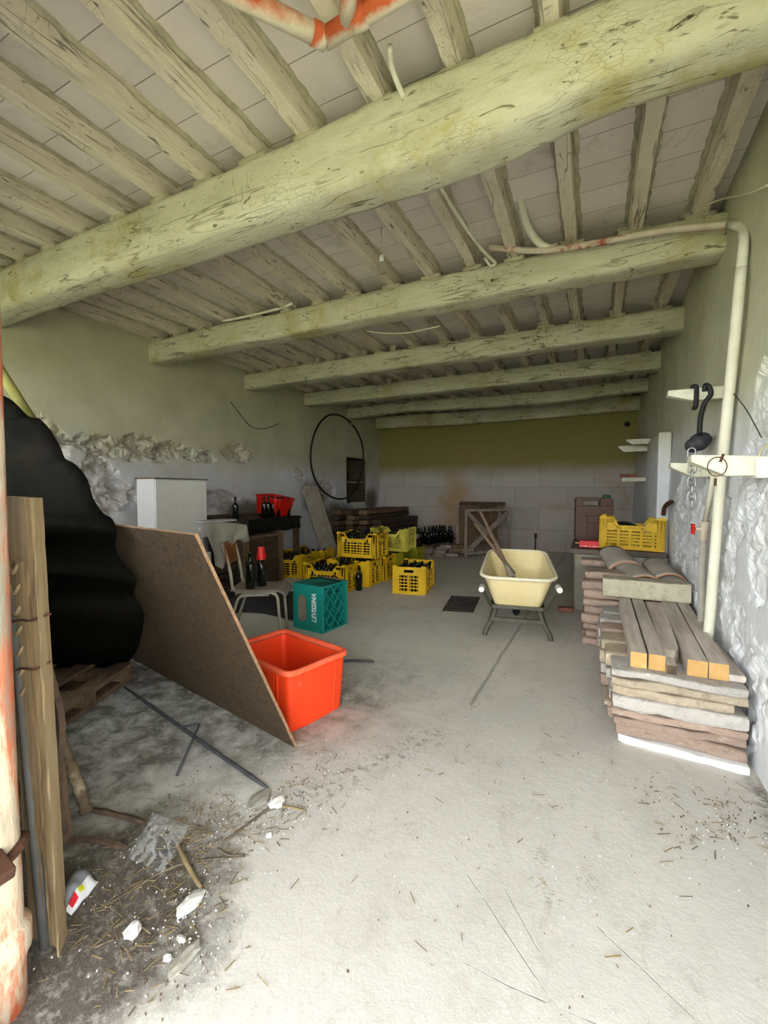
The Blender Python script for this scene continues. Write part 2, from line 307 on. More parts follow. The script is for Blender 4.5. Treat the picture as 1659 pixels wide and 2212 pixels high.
    g['shade_strip'] = M('grey_shade_strip', '#6b6a66', '#5a5955', 9, bump=.3, rndv=0)
    g['drain'] = M('grey_cast_iron', '#4d4741', '#3a3531', 12, bump=.4, rndv=0)
    g['rust'] = M('rusty_iron', '#5a3a2a', '#3f2a20', 12, rough=.8, bump=.5, rndv=0)
    g['black_iron'] = M('black_iron', '#1a1a1b', '#262626', 12, rough=.6, bump=.3, rndv=0)
    g['dark_rod'] = M('dark_steel_rod', '#47484a', '#38393b', 12, rough=.65, bump=.3, rndv=0)
    g['steel'] = M('galvanised_steel', '#b7b9ba', '#9fa1a3', 12, rough=.4, bump=.1, metal=.8, rndv=0)
    g['wire'] = M('painted_cable', '#c0bc9f', bump=0, rndv=0)
    g['dark_wire'] = M('dark_cable', '#3a3a30', bump=0, rndv=0)
    g['white_wood'] = M('limewashed_wood', '#d9d9c6', '#c9c8b2', 9, bump=.5, bscale=30, dirt='#96907a', dthr=(.6, .7), dscale=16, rndv=.05)
    g['plaster_chunk'] = M('plaster_chunk', '#d8d6d0', '#c6c3bc', 20, bump=.5, bscale=60)
    g['grey_chunk'] = M('grey_mortar_chunk', '#a9a59b', '#989488', 20, bump=.5, bscale=60)
    g['straw'] = M('dry_stalk', '#93815f', '#77674a', 20, bump=.3)
    g['twig'] = M('brown_twig', '#6d6253', '#574d40', 20, bump=.3)
    g['bark'] = M('peeling_bark', '#8d7c62', '#5d4f3d', 14, bump=.8, bscale=40, bdist=.01, dirt='#b5a688', dthr=(.55, .65))
    g['bag'] = M('grey_plastic_bag', '#9b9ba0', '#86868c', 5, rough=.4, bump=.3, rndv=0)
    g['bag_white'] = M('white_plastic_bag', '#dcdcdc', bump=.2, rough=.4, rndv=0)
    g['label_red'] = M('red_label', '#c8202c', bump=0, rndv=0)
    g['label_yellow'] = M('yellow_label', '#d9d424', bump=0, rndv=0)
    g['box_red'] = M('red_card_box', '#d01420', '#c01020', 4, rough=.4, bump=0, rndv=0)
    t = NT('clear_film'); tr = t.n('ShaderNodeBsdfTransparent'); mx = t.n('ShaderNodeMixShader'); fr = t.n('ShaderNodeLayerWeight'); fr.inputs[0].default_value = .35
    nb = t.bump(t.noise(t.vec('Object'), 14, 3, .6), .25, .01); t.l(nb, fr.inputs['Normal'])
    g['film'] = t.done('#e6e9ea', .12, nb, spec=.6); t.l(t.math('MULTIPLY_ADD', fr.outputs['Fresnel'], .28, .02), mx.inputs[0]); t.l(tr.outputs[0], mx.inputs[1]); t.l(t.b.outputs[0], mx.inputs[2])
    t.l(mx.outputs[0], t.t.nodes['Material Output'].inputs['Surface'])
    t = NT('bulb_glass'); t.b.inputs['Transmission Weight'].default_value = 1; t.b.inputs['IOR'].default_value = 1.1
    g['bulb'] = t.done('#ffffff', .03)
    g['lawn'] = M('meadow_grass', '#909379', '#80846a', 3, bump=.6, bscale=60, world=True)
    g['gravel'] = M('yard_gravel', '#bcb8aa', '#a9a598', 12, bump=.6, bscale=80, world=True)
    g['dark_gap'] = M('dark_hollow', '#15140f', bump=0, rndv=0)
build_materials()

# ------------------------------------------------------------------ mesh builder
class MB:
    def __init__(s, o=(0, 0, 0)):
        s.v = []; s.f = []; s.mi = []; s.o = Vector(o); s.cur = 0
    def add(s, vs, fs):
        k = len(s.v); s.v += [Vector(v) for v in vs]
        for f in fs: s.f.append([i + k for i in f]); s.mi.append(s.cur)
        return s
    def box(s, c, d, rot=None):
        c = Vector(c); x, y, z = d[0] / 2, d[1] / 2, d[2] / 2
        vs = [Vector((a, b, e)) for e in (-z, z) for a, b in ((-x, -y), (x, -y), (x, y), (-x, y))]
        if rot is not None: vs = [rot @ v for v in vs]
        return s.add([v + c for v in vs], [(3, 2, 1, 0), (4, 5, 6, 7), (0, 1, 5, 4), (1, 2, 6, 5), (2, 3, 7, 6), (3, 0, 4, 7)])
    def bb(s, a, b):
        a, b = Vector(a), Vector(b); return s.box((a + b) / 2, [abs(q) for q in (b - a)])
    def tube(s, pts, r, n=10, closed=False, cap=True):
        pts = [Vector(p) for p in pts]; m = len(pts); rr = r if isinstance(r, (list, tuple)) else [r] * m
        vs = []; prev = None
        for i in range(m):
            if closed: t = pts[(i + 1) % m] - pts[i - 1]
            else: t = pts[min(i + 1, m - 1)] - pts[max(i - 1, 0)]
            t.normalize()
            if prev is None:
                a = t.orthogonal().normalized()
            else:
                a = prev - t * prev.dot(t)
                a = a.normalized() if a.length > 1e-6 else t.orthogonal().normalized()
            prev = a; b = t.cross(a)
            for k in range(n):
                w = 2 * PI * k / n; vs.append(pts[i] + (a * math.cos(w) + b * math.sin(w)) * rr[i])
        fs = []
        for i in range(m if closed else m - 1):
            j = (i + 1) % m
            for k in range(n):
                q = (k + 1) % n; fs.append((i * n + k, i * n + q, j * n + q, j * n + k))
        if cap and not closed: fs += [tuple(range(n - 1, -1, -1)), tuple(range((m - 1) * n, m * n))]
        return s.add(vs, fs)
    def lathe(s, prof, n=16, c=(0, 0, 0)):
        c = Vector(c); vs = []; fs = []; m = len(prof)
        for r, z in prof:
            for k in range(n):
                w = 2 * PI * k / n; vs.append(c + Vector((r * math.cos(w), r * math.sin(w), z)))
        for i in range(m - 1):
            for k in range(n):
                q = (k + 1) % n; fs.append((i * n + k, i * n + q, (i + 1) * n + q, (i + 1) * n + k))
        fs += [tuple(range(n - 1, -1, -1)), tuple(range((m - 1) * n, m * n))]
        return s.add(vs, fs)
    def sweep(s, path, sec, side, up, amp=0, freq=3, seed=0, scale=None, amp2=0, freq2=14):
        side, up = Vector(side).normalized(), Vector(up).normalized(); vs = []; fs = []; n = len(sec); m = len(path)
        for i, p in enumerate(path):
            k_ = scale[i] if scale else 1
            for a, b in sec:
                q = Vector(p) + side * a * k_ + up * b * k_
                if amp: q = q + noise.noise_vector(q * freq + Vector((seed, seed * 2.1, -seed))) * amp
                if amp2: q = q + noise.noise_vector(q * freq2 + Vector((seed * 3, seed, seed))) * amp2
                vs.append(q)
        for i in range(m - 1):
            for k in range(n):
                q = (k + 1) % n; fs.append((i * n + k, (i + 1) * n + k, (i + 1) * n + q, i * n + q))
        fs += [tuple(range(n)), tuple(range(m * n - 1, (m - 1) * n - 1, -1))]
        return s.add(vs, fs)
    def prism(s, poly, fn, d0, d1):
        n = len(poly); vs = [fn(a, b, d0) for a, b in poly] + [fn(a, b, d1) for a, b in poly]
        fs = [tuple(range(n)), tuple(range(2 * n - 1, n - 1, -1))] + [(i, n + i, n + (i + 1) % n, (i + 1) % n) for i in range(n)]
        return s.add(vs, fs)
    def grid(s, nu, nv, fn, thick=None):
        vs = [Vector(fn(i / nu, j / nv)) for j in range(nv + 1) for i in range(nu + 1)]
        fs = [(j * (nu + 1) + i, j * (nu + 1) + i + 1, (j + 1) * (nu + 1) + i + 1, (j + 1) * (nu + 1) + i) for j in range(nv) for i in range(nu)]
        return s.add(vs, fs)
    def mesh(s, name, mats, smooth=False):
        me = bpy.data.meshes.new(name); me.from_pydata([tuple(v - s.o) for v in s.v], [], s.f)
        for m in (mats if isinstance(mats, (list, tuple)) else [mats]): me.materials.append(m if not isinstance(m, str) else MAT[m])
        if any(s.mi): me.polygons.foreach_set('material_index', s.mi)
        me.validate()
        import bmesh
        bm = bmesh.new(); bm.from_mesh(me); bmesh.ops.recalc_face_normals(bm, faces=bm.faces); bm.to_mesh(me); bm.free()
        if smooth: me.polygons.foreach_set('use_smooth', [True] * len(me.polygons))
        return me
    def build(s, name, mat, parent=None, smooth=False, bevel=0, solid=0, sub=0, auto=None):
        o = bpy.data.objects.new(name, s.mesh(name, mat, smooth or auto is not None)); COL.objects.link(o)
        if parent is not None: o.parent = parent
        else: o.location = s.o
        if solid:
            md = o.modifiers.new('Solidify', 'SOLIDIFY'); md.thickness = solid; md.offset = 0
        if bevel:
            md = o.modifiers.new('Bevel', 'BEVEL'); md.width = bevel; md.segments = 2; md.limit_method = 'ANGLE'; md.angle_limit = R(40)
        if sub:
            md = o.modifiers.new('Subsurf', 'SUBSURF'); md.levels = sub; md.render_levels = sub
        if auto is not None: smooth_by_angle(o, auto)
        return o
def smooth_by_angle(o, ang):
    me = o.data; import bmesh
    bm = bmesh.new(); bm.from_mesh(me)
    for e in bm.edges:
        e.smooth = not (len(e.link_faces) != 2 or e.calc_face_angle(0) > R(ang))
    bm.to_mesh(me); bm.free()
def rrect(w, h, r, n=3):
    out = []
    for cx, cy, a0 in ((w / 2 - r, h / 2 - r, 0), (-w / 2 + r, h / 2 - r, PI / 2), (-w / 2 + r, -h / 2 + r, PI), (w / 2 - r, -h / 2 + r, 1.5 * PI)):
        for k in range(n + 1):
            a = a0 + PI / 2 * k / n; out.append((cx + r * math.cos(a), cy + r * math.sin(a)))
    return out
def lerp(a, b, n): return [Vector(a).lerp(Vector(b), i / n) for i in range(n + 1)]
def spline(pts, n=8):
    P = [Vector(p) for p in pts]; P = [P[0] * 2 - P[1]] + P + [P[-1] * 2 - P[-2]]; out = []
    for i in range(1, len(P) - 2):
        for k in range(n):
            t = k / n; a, b, c, d = P[i - 1:i + 3]
            out.append(.5 * ((2 * b) + (c - a) * t + (2 * a - 5 * b + 4 * c - d) * t * t + (3 * b - a - 3 * c + d) * t ** 3))
    return out + [P[-2]]
def bend(pts, r=.05, n=5):
    P = [Vector(p) for p in pts]; out = [P[0]]
    for i in range(1, len(P) - 1):
        a, b, c = P[i - 1:i + 2]; q = min(r, (a - b).length / 2, (c - b).length / 2)
        s, e = b + (a - b).normalized() * q, b + (c - b).normalized() * q
        for k in range(n + 1):
            t = k / n; out.append(s * (1 - t) ** 2 + b * 2 * t * (1 - t) + e * t * t)
    return out + [P[-1]]

def tag(o, label=None, cat=None, group=None, kind=None):
    if label: o['label'] = label
    if cat: o['category'] = cat
    if group: o['group'] = group
    if kind or label: o['kind'] = kind or 'thing'
    return o
def thing(name, label, cat, loc=(0, 0, 0), rz=0, group=None):
    o = bpy.data.objects.new(name, None); o.empty_display_size = .05; COL.objects.link(o)
    o.location = loc; o.rotation_euler = (0, 0, rz)
    return tag(o, label, cat, group)
def dup(o, loc, rot=(0, 0, 0), label=None, group=None, mat=None, scale=None):
    def cp(q, par):
        c = q.copy(); COL.objects.link(c); c.parent = par
        for ch in q.children: cp(ch, c)
        return c
    c = cp(o, None); c.location = loc; c.rotation_euler = rot
    if scale: c.scale = scale
    if label: c['label'] = label
    if group: c['group'] = group
    return c
def lettering(text, size, parent, loc, mx, mat, label, shear=0, extrude=.0008, offset=0, sx=1):
    fc = bpy.data.curves.new('lettering', 'FONT'); fc.body = text; fc.size = size; fc.shear = shear; fc.extrude = extrude; fc.offset = offset; fc.align_x = 'CENTER'; fc.align_y = 'CENTER'
    tmp = bpy.data.objects.new('lettering_curve', fc); COL.objects.link(tmp); bpy.context.view_layer.update()
    me = bpy.data.meshes.new_from_object(tmp.evaluated_get(bpy.context.evaluated_depsgraph_get())); bpy.data.objects.remove(tmp)
    me.materials.clear(); me.materials.append(MAT[mat])
    o = bpy.data.objects.new('lettering', me); COL.objects.link(o); o.parent = parent; o.location = loc; o.rotation_euler = mx; o.scale = (sx, 1, 1); o['label'] = label
    return o
def struct(o): o['kind'] = 'structure'; return o

# ------------------------------------------------------------------ the room
def wall_grid(name, mat, Ys, Zs, X, patches, sgn, hole=None, seed=0, lean=None, groove=.05, fine=.010):
    """wall in the plane X with fallen-plaster patches in real relief; sgn = direction into the room"""
    nu, nv = len(Ys) - 1, len(Zs) - 1
    vs, fs, at = [], [], []
    for z in Zs:
        for y in Ys:
            q = Vector((y, z, seed))
            d = noise.noise(q * .7) * .018 + noise.noise(q * 2.3) * .006 + noise.noise(q * 12) * .0015
            m = 0
            for (cy, cz, ry, rz_) in patches:
                e = ((y - cy) / ry) ** 2 + ((z - cz) / rz_) ** 2
                if e < 2.6: m = max(m, 1.15 - e + noise.fractal(q * 3.2, .8, 2.1, 6) * .75)
            m = min(1, max(0, (m - .25) * 5))
            if m > 0:
                w = noise.noise_vector(q * 5) * .3 + noise.noise_vector(q * 15) * .12
                dist, _ = noise.voronoi(Vector((y * 4.6 + w.x, z * 8 + w.y, seed * 3)))
                st = min(1, (dist[1] - dist[0]) * 3.0)
                fl = noise.fractal(Vector((y * 5.5 + w.x * .5, z * 4.2 + w.y * .5, seed + 9)), .9, 2.1, 5) * 2.4 + 2
                te = math.floor(fl) + min(1, (fl - math.floor(fl)) * 5)            # flakes of limewash, step by step
                d += m * (-groove * .7 + st * groove * .45 + (te - 2) * groove * .22 + noise.noise(q * 9) * fine + noise.noise(q * 27) * fine * .55)
            if lean: d -= lean * min(1, max(0, (z - 1.1) / 1.2))
            vs.append((X + sgn * d, y, z)); at.append(m)
    for j in range(nv):
        for i in range(nu):
            y = (Ys[i] + Ys[i + 1]) / 2; z = (Zs[j] + Zs[j + 1]) / 2
            if hole and hole[0] < y < hole[1] and hole[2] < z < hole[3]: continue
            k = j * (nu + 1) + i; f = (k, k + 1, k + nu + 2, k + nu + 1)
            fs.append(f if sgn < 0 else f[::-1])
    me = bpy.data.meshes.new(name); me.from_pydata(vs, [], fs); me.materials.append(MAT[mat])
    a = me.attributes.new('patch', 'FLOAT', 'POINT'); a.data.foreach_set('value', at)
    me.polygons.foreach_set('use_smooth', [max(at[i] for i in f) < .35 for f in fs])
    o = bpy.data.objects.new(name, me); COL.objects.link(o)
    return struct(o)
def steps(*segs):
    out = []
    for a, c, s_ in segs: n = max(1, round((c - a) / s_)); out += [a + (c - a) * k / n for k in range(n)]
    return out + [segs[-1][1]]

# floor
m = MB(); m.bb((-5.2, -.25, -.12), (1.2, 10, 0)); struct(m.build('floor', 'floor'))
# left wall with niche opening
NI = (7.95, 8.75, 1.0, 1.95)
wall_grid('wall_left', 'wall_left', steps((.2, 2.2, .05), (2.2, 5.6, .02), (5.6, 7.95, .04), (7.95, 8.75, .1), (8.75, 9.6, .06)), steps((0, 1.0, .04), (1.0, 1.95, .019), (1.95, ZC + .02, .05)), XL,
          [(3.3, 1.74, .66, .16), (4.85, 1.82, .36, .13), (2.75, 1.25, .5, .36), (2.25, 1.62, .3, .4), (4.3, 1.12, .6, .13), (4.15, 1.72, .4, .09), (6.3, 1.55, .18, .12), (7.2, 1.25, .3, .18)], 1, NI, 3.1, None, .10, .016)
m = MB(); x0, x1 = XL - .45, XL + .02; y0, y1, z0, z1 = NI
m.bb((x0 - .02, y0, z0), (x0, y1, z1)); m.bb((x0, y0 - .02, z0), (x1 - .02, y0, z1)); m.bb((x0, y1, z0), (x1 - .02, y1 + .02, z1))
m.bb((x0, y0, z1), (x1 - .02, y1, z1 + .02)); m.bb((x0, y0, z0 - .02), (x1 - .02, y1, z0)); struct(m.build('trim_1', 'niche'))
m = MB(); m.bb((XL - .42, NI[0], 1.42), (XL + .03, NI[1], 1.45))
tag(m.build('niche_shelf', 'grey_board', bevel=.003), 'thin board shelf across the dark niche in the far left wall', 'shelf')
# right wall, bare stones near the door and behind the stacks
wall_grid('wall_right', 'wall_right', steps((.2, 1.2, .04), (1.2, 4.6, .0135), (4.6, 9.6, .05)), steps((0, 2.0, .0135), (2.0, ZC + .02, .045)), XR,
          [(2.25, 1.2, .55, .62), (1.9, .5, .55, .5), (3.3, .85, .6, .55), (4.3, .95, .6, .5), (2.75, .35, .5, .35), (2.5, 1.65, .28, .2)], -1, None, 8.4, .05, .035, .011)
m = MB(); m.bb((XL - .3, YB, 0), (XR + .1, YB + .2, ZC + .02)); struct(m.build('wall_back', 'wall_back'))
m = MB(); m.bb((XR - .095, 5.15, 0), (XR + .02, 6.1, 1.84)); struct(m.build('trim_2', 'wall_right', bevel=.02))
# front wall: wide cart door, open; unseen left window enlarged to light the room
m = MB(); m.bb((XL - .3, .12, 0), (-4.55, .42, 2.7)); m.bb((-4.55, .12, 0), (-1.9, .42, 1.4)); m.bb((-4.55, .12, 2.4), (-1.9, .42, 2.7)); m.bb((-1.9, .12, 0), (-1.17, .42, 2.7)); m.bb((XL - .3, .12, 2.7), (XR + .3, .42, ZC + .1)); m.bb((XR, .12, 0), (XR + .3, .42, 2.7))
struct(m.build('wall_front', 'render', bevel=.01))
m = MB(); m.bb((XL - .3, .1, ZC), (XR + .3, YB + .2, ZC + .15)); struct(m.build('ceiling', 'ceiling'))
# unseen slab over the door, added to cut sky light on the near floor
m = MB(); m.bb((-1.7, -2.0, 2.8), (XR + .6, .12, 2.9)); struct(m.build('sky_baffle', 'grey_board'))
# yard outside
m = MB(); m.bb((-40, -60, -.16), (40, -1.6, -.06)); struct(m.build('ground_lawn', 'lawn'))
m = MB(); m.bb((-40, -1.6, -.16), (40, -.25, -.02)); struct(m.build('ground_yard', 'gravel'))

# ------------------------------------------------------------------ six main beams
BEAMS = [(1.80, 2.05, 2.68), (3.42, 3.66, 2.76), (4.98, 5.21, 2.77), (6.45, 6.68, 2.78), (7.97, 8.2, 2.79), (9.26, 9.46, 2.71)]
BL = ['nearest heavy limewashed beam, bowed, crossing the whole room above the front floor',
      'second limewashed beam from the front, with the pale pipe run along its right half',
      'third limewashed beam from the front, black flaking patches near the right wall',
      'fourth limewashed beam from the front, straight and squared, a long crack along it',
      'fifth limewashed beam from the front, in the shade ahead of the back wall',
      'dark last beam lying on top of the back block wall']
for i, (a, b, z) in enumerate(BEAMS):
    cy, w, h = (a + b) / 2, b - a, 3.0 - z
    m = MB((XL, cy, (z + 3) / 2)); path = []; sc = []
    n = 64
    for k in range(n + 1):
        x = XL - .12 + (XR - XL + .24) * k / n; dz = 0; s_ = 1
        if i == 0:
            u = 1 / (1 + math.exp(-(x + .18) / .07)); dz = .035 * u; s_ = 1 - .10 * u + .10 * math.exp(-((x + .75) / .5) ** 2)
        if i == 4: dz = .03 * math.sin(x * 1.4)
        if i == 5: dz = .02 * math.sin(x * 1.1 + 1)
        path.append((x, cy, (z + 3) / 2 + dz)); sc.append(s_)
    sec = rrect(w, h, (.06, .045, .035, .018, .04, .04)[i], 3)
    sec2 = []                                                    # subdivide the flats so the relief shows
    for k in range(len(sec)):
        p, q = sec[k], sec[(k + 1) % len(sec)]; d = math.hypot(q[0] - p[0], q[1] - p[1]); c = max(1, int(d / .05))
        sec2 += [(p[0] + (q[0] - p[0]) * t / c, p[1] + (q[1] - p[1]) * t / c) for t in range(c)]
    m.sweep(path, sec2, (0, 1, 0), (0, 0, 1), (.022, .02, .012, .006, .02, .022)[i], 1.3, i * 5.3, sc, .006, 9)
    tag(m.build('ceiling_beam', 'beam', smooth=True), BL[i], 'beam', 'main ceiling beams', 'thing')

# ------------------------------------------------------------------ joists, bay by bay
BAY = ['in the front bay, ahead of the nearest beam', 'between the nearest and the second beam', 'between the second and the third beam',
       'between the third and the fourth beam', 'between the fourth and the fifth beam', 'between the fifth and the last beam']
JX = [[.56, .19, -.19, -.57, -.93, -1.32, -1.67, -2.03, -2.39, -2.78, -3.2, -3.58, -3.95, -4.32, -4.64],
      [.57, .21, -.19, -.585, -.915, -1.255, -1.61, -2.005, -2.365, -2.74, -3.12, -3.5, -3.9, -4.28, -4.63],
      [.55, .17, -.21, -.51, -.87, -1.26, -1.64, -2.03, -2.51, -2.87, -3.25, -3.62, -4.0, -4.38, -4.64]]
ys = [.3] + [(a + b) / 2 for a, b, z in BEAMS]
for bay in range(6):
    xs = JX[bay] if bay < 3 else [.55 - .372 * k + random.uniform(-.03, .03) for k in range(15)]
    for x in xs:
        y0, y1 = ys[bay] + (.055 if bay else -.03), ys[bay + 1] + .03
        if bay == 5: y1 = YB - .02
        w = random.uniform(.078, .094); ya = ys[bay + 1]
        m = MB((x, (y0 + y1) / 2, 3.06))
        N = 26; tl = random.uniform(-.02, .02)
        path = [(x + tl * (1 - k / N), y0 + (y1 - y0) * k / N, 3.08) for k in range(N + 1)]
        b0 = -.062 - random.uniform(0, .012)
        sec = [(-w / 2 - .012, .05), (-w / 2, .022), (-w / 2, -.02), (-w / 2 + .006, b0), (w / 2 - .006, b0), (w / 2, -.02), (w / 2, .022), (w / 2 + .012, .05)]
        m.sweep(path, sec, (1, 0, 0), (0, 0, 1), .007, 1.6, x * 9 + bay * 31, None, .005, 17)
        j = tag(m.build('ceiling_joist', 'joist', auto=45), 'limewashed joist under the tiled ceiling, ' + BAY[bay], 'joist', 'ceiling joists ' + BAY[bay], 'thing')
        f = (BEAMS[bay][0] + .03) if bay < 6 else 0
        m = MB((x, (y0 + y1) / 2, 3.06)); pw = w + random.uniform(.04, .1)
        m.sweep(lerp((x - pw / 2, f + .045, 3.0), (x + pw / 2, f + .045, 3.0), 6), rrect(.11, .05, .015, 2), (0, 1, 0), (0, 0, 1), .014, 12, x * 7, None, .006, 40)
        m.build('mortar_pad', 'mortar', j, smooth=True)
        for sd_ in (-1, 1):                                       # ragged lime fillet along the tiles
            m = MB((x, (y0 + y1) / 2, 3.06)); fx_ = x + sd_ * (w / 2 + .014)
            fp_ = [(fx_ + tl * (1 - k / 34) + sd_ * .010 * noise.noise(Vector((k * .8, x * 9, sd_))), y0 + .02 + (y1 - y0 - .06) * k / 34, ZC - .006) for k in range(35)]
            m.sweep(fp_, [(-.015, .012), (-.015, -.008), (-.004, -.012), (.008, -.004), (.010, .012)] if sd_ > 0 else [(-.010, .012), (-.008, -.004), (.004, -.012), (.015, -.008), (.015, .012)], (1, 0, 0), (0, 0, 1), .008, 9, x * 5 + bay, [1 + .5 * noise.noise(Vector((k * .45, x * 3, bay))) for k in range(35)], .006, 30)
            m.build('mortar_fillet', 'mortar', j, auto=50)

# ------------------------------------------------------------------ glass bottles
def bottle_mesh(name, mat, R0=.038, H=.30, slim=False):
    m = MB(); s = H / .30
    p = [(.0, .004), (R0 * .8, 0), (R0, .008), (R0, .16 * s), (R0 * .97, .175 * s), (R0 * .72, .20 * s), (R0 * .46, .225 * s), (.0145, .25 * s), (.0135, .283 * s), (.0165, .285 * s), (.0165, .297 * s), (.013, .30 * s), (.010, .297 * s), (.0, .27 * s)]
    if slim: p = [(.0, .004), (R0 * .8, 0), (R0, .008), (R0, .19 * s), (R0 * .95, .2 * s), (R0 * .6, .215 * s), (.0145, .228 * s), (.0135, .28 * s), (.0165, .283 * s), (.0165, .297 * s), (.013, .30 * s), (.010, .297 * s), (.0, .27 * s)]
    m.lathe(p, 14); return m.mesh(name, mat, True)
BM = [bottle_mesh('champagne_bottle', 'glass', .042, .30), bottle_mesh('wine_bottle', 'glass', .037, .30, True), bottle_mesh('dark_bottle', 'glass_dark', .037, .29, True)]
def bottle(loc, label, group=None, k=0, rot=(0, 0, 0), s=1):
    o = bpy.data.objects.new('wine_bottle', BM[k]); COL.objects.link(o); o.location = loc; o.rotation_euler = rot; o.scale = (s, s, s)
    return tag(o, label, 'bottle', group)

# ------------------------------------------------------------------ yellow harvest crates
def crate_mesh(name, mat, L=.60, W=.40, H=.33, rows=5, fine=False):
    """L along x (long sides carry the dip), W along y (short ends carry the hand slot)"""
    m = MB(); t = .012; l, w = L / 2, W / 2
    m.bb((-l + .01, -w + .01, .008), (l - .01, w - .01, .02))
    for sx in (-1, 1):
        for sy in (-1, 1):                                        # ribbed corner posts
            cx, cy = sx * l, sy * w
            m.bb((cx, cy - sy * .0, .0), (cx - sx * .07, cy - sy * t, H)); m.bb((cx, cy, .0), (cx - sx * t, cy - sy * .07, H))
            for q in (.012, .045): m.bb((cx - sx * q, cy + sy * .007, .0), (cx - sx * (q + .010), cy, H - .005)); m.bb((cx + sx * .007, cy - sy * q, .0), (cx, cy - sy * (q + .010), H - .005))
            m.bb((cx - sx * .002, cy - sy * .002, H - .004), (cx - sx * .05, cy - sy * .05, H + .012))
    dip = .075
    top = [(-l, H), (-l + .115, H), (-l + .175, H - dip), (l - .175, H - dip), (l - .115, H), (l, H)]
    low = [(x, z - (.045 if abs(x) > .2 else .05)) for x, z in top]
    for sy in (-1, 1):
        y0, y1 = sy * w, sy * (w - t)
        for i in range(5):
            q = [top[i], top[i + 1], low[i + 1], low[i]]
            m.prism(q, lambda a, b, d: (a, d, b), y0, y1)
            r_ = [(top[i][0], top[i][1]), (top[i + 1][0], top[i + 1][1]), (top[i + 1][0], top[i + 1][1] - .012), (top[i][0], top[i][1] - .012)]
            m.prism(r_, lambda a, b, d: (a, d, b), y0 + sy * .010, y0)
        m.bb((-l, y0, 0), (l, y1, .035)); m.bb((-l, y0 + sy * .008, .0), (l, y0, .012))
        zt = H - dip - .045
        if fine:
            for k in range(1, rows): z = .035 + (zt - .035) * k / rows; m.bb((-l, y0, z - .008), (l, y1, z + .008))
            n = 34
            for k in range(1, n): x = -l + .07 + (L - .14) * k / n; ww = .0028 if k % 8 else .009; m.bb((x - ww, y0, .03), (x + ww, y1 + sy * .001, zt + .002))
            for a_ in (-1, 1):
                m.bb((a_ * (l - .12), y0, zt), (a_ * (l - .20), y1, H - dip)); 
        else:
            for k in range(1, rows): z = .035 + (zt - .035) * k / rows; m.bb((-l, y0, z - .006), (l, y1, z + .006))
            for x in (-l + .085, -.09, .09, l - .085): m.bb((x - .008, y0 + sy * .004, .02), (x + .008, y1, zt + .03))
            m.bb((-l + .06, y1, .03), (l - .06, y1 - sy * .004, .05))
            for x in [-.2 + .05 * k for k in range(9)]: m.bb((x - .004, y1 + sy * .003, .02), (x + .004, y1, zt + .01))
    for sx in (-1, 1):
        for sy in (-1, 1): m.bb((sx * l, sy * w, H - .13), (sx * (l - .125), sy * (w - t), H))
        x0, x1 = sx * l, sx * (l - t)
        m.bb((x0, -w, H - .035), (x1, w, H)); m.bb((x0 + sx * .010, -w, H - .012), (x0, w, H))
        m.bb((x0, -w, H - .10), (x1, -.06, H - .03)); m.bb((x0, .06, H - .10), (x1, w, H - .03)); m.bb((x0, -w, H - .105), (x1, w, H - .07))
        m.bb((x0, -w, 0), (x1, w, .035)); m.bb((x0 + sx * .008, -w, .0), (x0, w, .012))
        for k in range(1, rows): z = .035 + (H - .135) * k / rows; m.bb((x0, -w, z - .006), (x1, w, z + .006))
        for y in (-w + .075, 0, w - .075): m.bb((x0 + sx * .004, y - .008, .02), (x1, y + .008, H - .09))
        for y in [-.1 + .04 * k for k in range(6)]: m.bb((x1 + sx * .003, y - .004, .02), (x1, y + .004, H - .09))
    return m.mesh(name, mat)
CM = {k: crate_mesh('harvest_crate_' + k, v) for k, v in dict(yellow='yellow', pale='pale_yellow', lime='lime_yellow').items()}
def crate(kind, loc, rz, label, tilt=0):
    o = bpy.data.objects.new('harvest_crate', CM[kind]); COL.objects.link(o); o.location = loc; o.rotation_euler = (tilt, 0, rz)
    return tag(o, label, 'crate', 'plastic harvest crates')
def fill(c, n, m_, label, group, z=.022, kinds=(0, 1), skip=(), jit=.006, up=True):
    Mx = Matrix.Translation(c.location) @ Matrix.Rotation(c.rotation_euler.z, 4, 'Z'); k_ = 0
    for i in range(n):
        for j in range(m_):
            if (i, j) in skip: continue
            x = -.25 + .5 * i / (n - 1); y = -.15 + .3 * j / (m_ - 1)
            p = Mx @ Vector((x + random.uniform(-jit, jit), y + random.uniform(-jit, jit), z))
            rot = (random.uniform(-.03, .03), random.uniform(-.03, .03), random.uniform(0, 6)) if up else (PI, 0, 0)
            if not up: p.z += .30
            bottle(p, label, group, random.choice(kinds), rot, random.uniform(.97, 1.03)); k_ += 1
HC = .342
def rowc(px, py, rz=0.0):
    """crate centre from the pixel of its near right bottom corner"""
    p = onZ(px, py); return Vector((p.x, p.y, 0)) + Matrix.Rotation(rz, 3, 'Z') @ Vector((-.30, .20, 0))
c1 = crate('yellow', rowc(748, 1281, .06) + V(0, -.03, 0), .06, 'yellow lattice crate of bottles directly behind the teal crate')
fill(c1, 6, 4, 'dark green bottle in the yellow crate directly behind the teal crate', 'bottles in the crate behind the teal crate', skip=((0, 3), (1, 3), (2, 3), (5, 3), (4, 3)))
c2 = crate('yellow', rowc(798, 1269, .06), .06, 'yellow crate right behind the single floor bottle, below the stacked crate')
fill(c2, 6, 4, 'dark green bottle in the yellow crate behind the single floor bottle', 'bottles in the crate behind the floor bottle', skip=((5, 0), (5, 1)))
c3 = crate('yellow', c2.location + V(.02, .43, 0), .05, 'bottom yellow crate under the stacked crate of black bottles')
fill(c3, 5, 3, 'dark bottle in the bottom yellow crate under the stacked crate', 'bottles in the bottom crate under the stack')
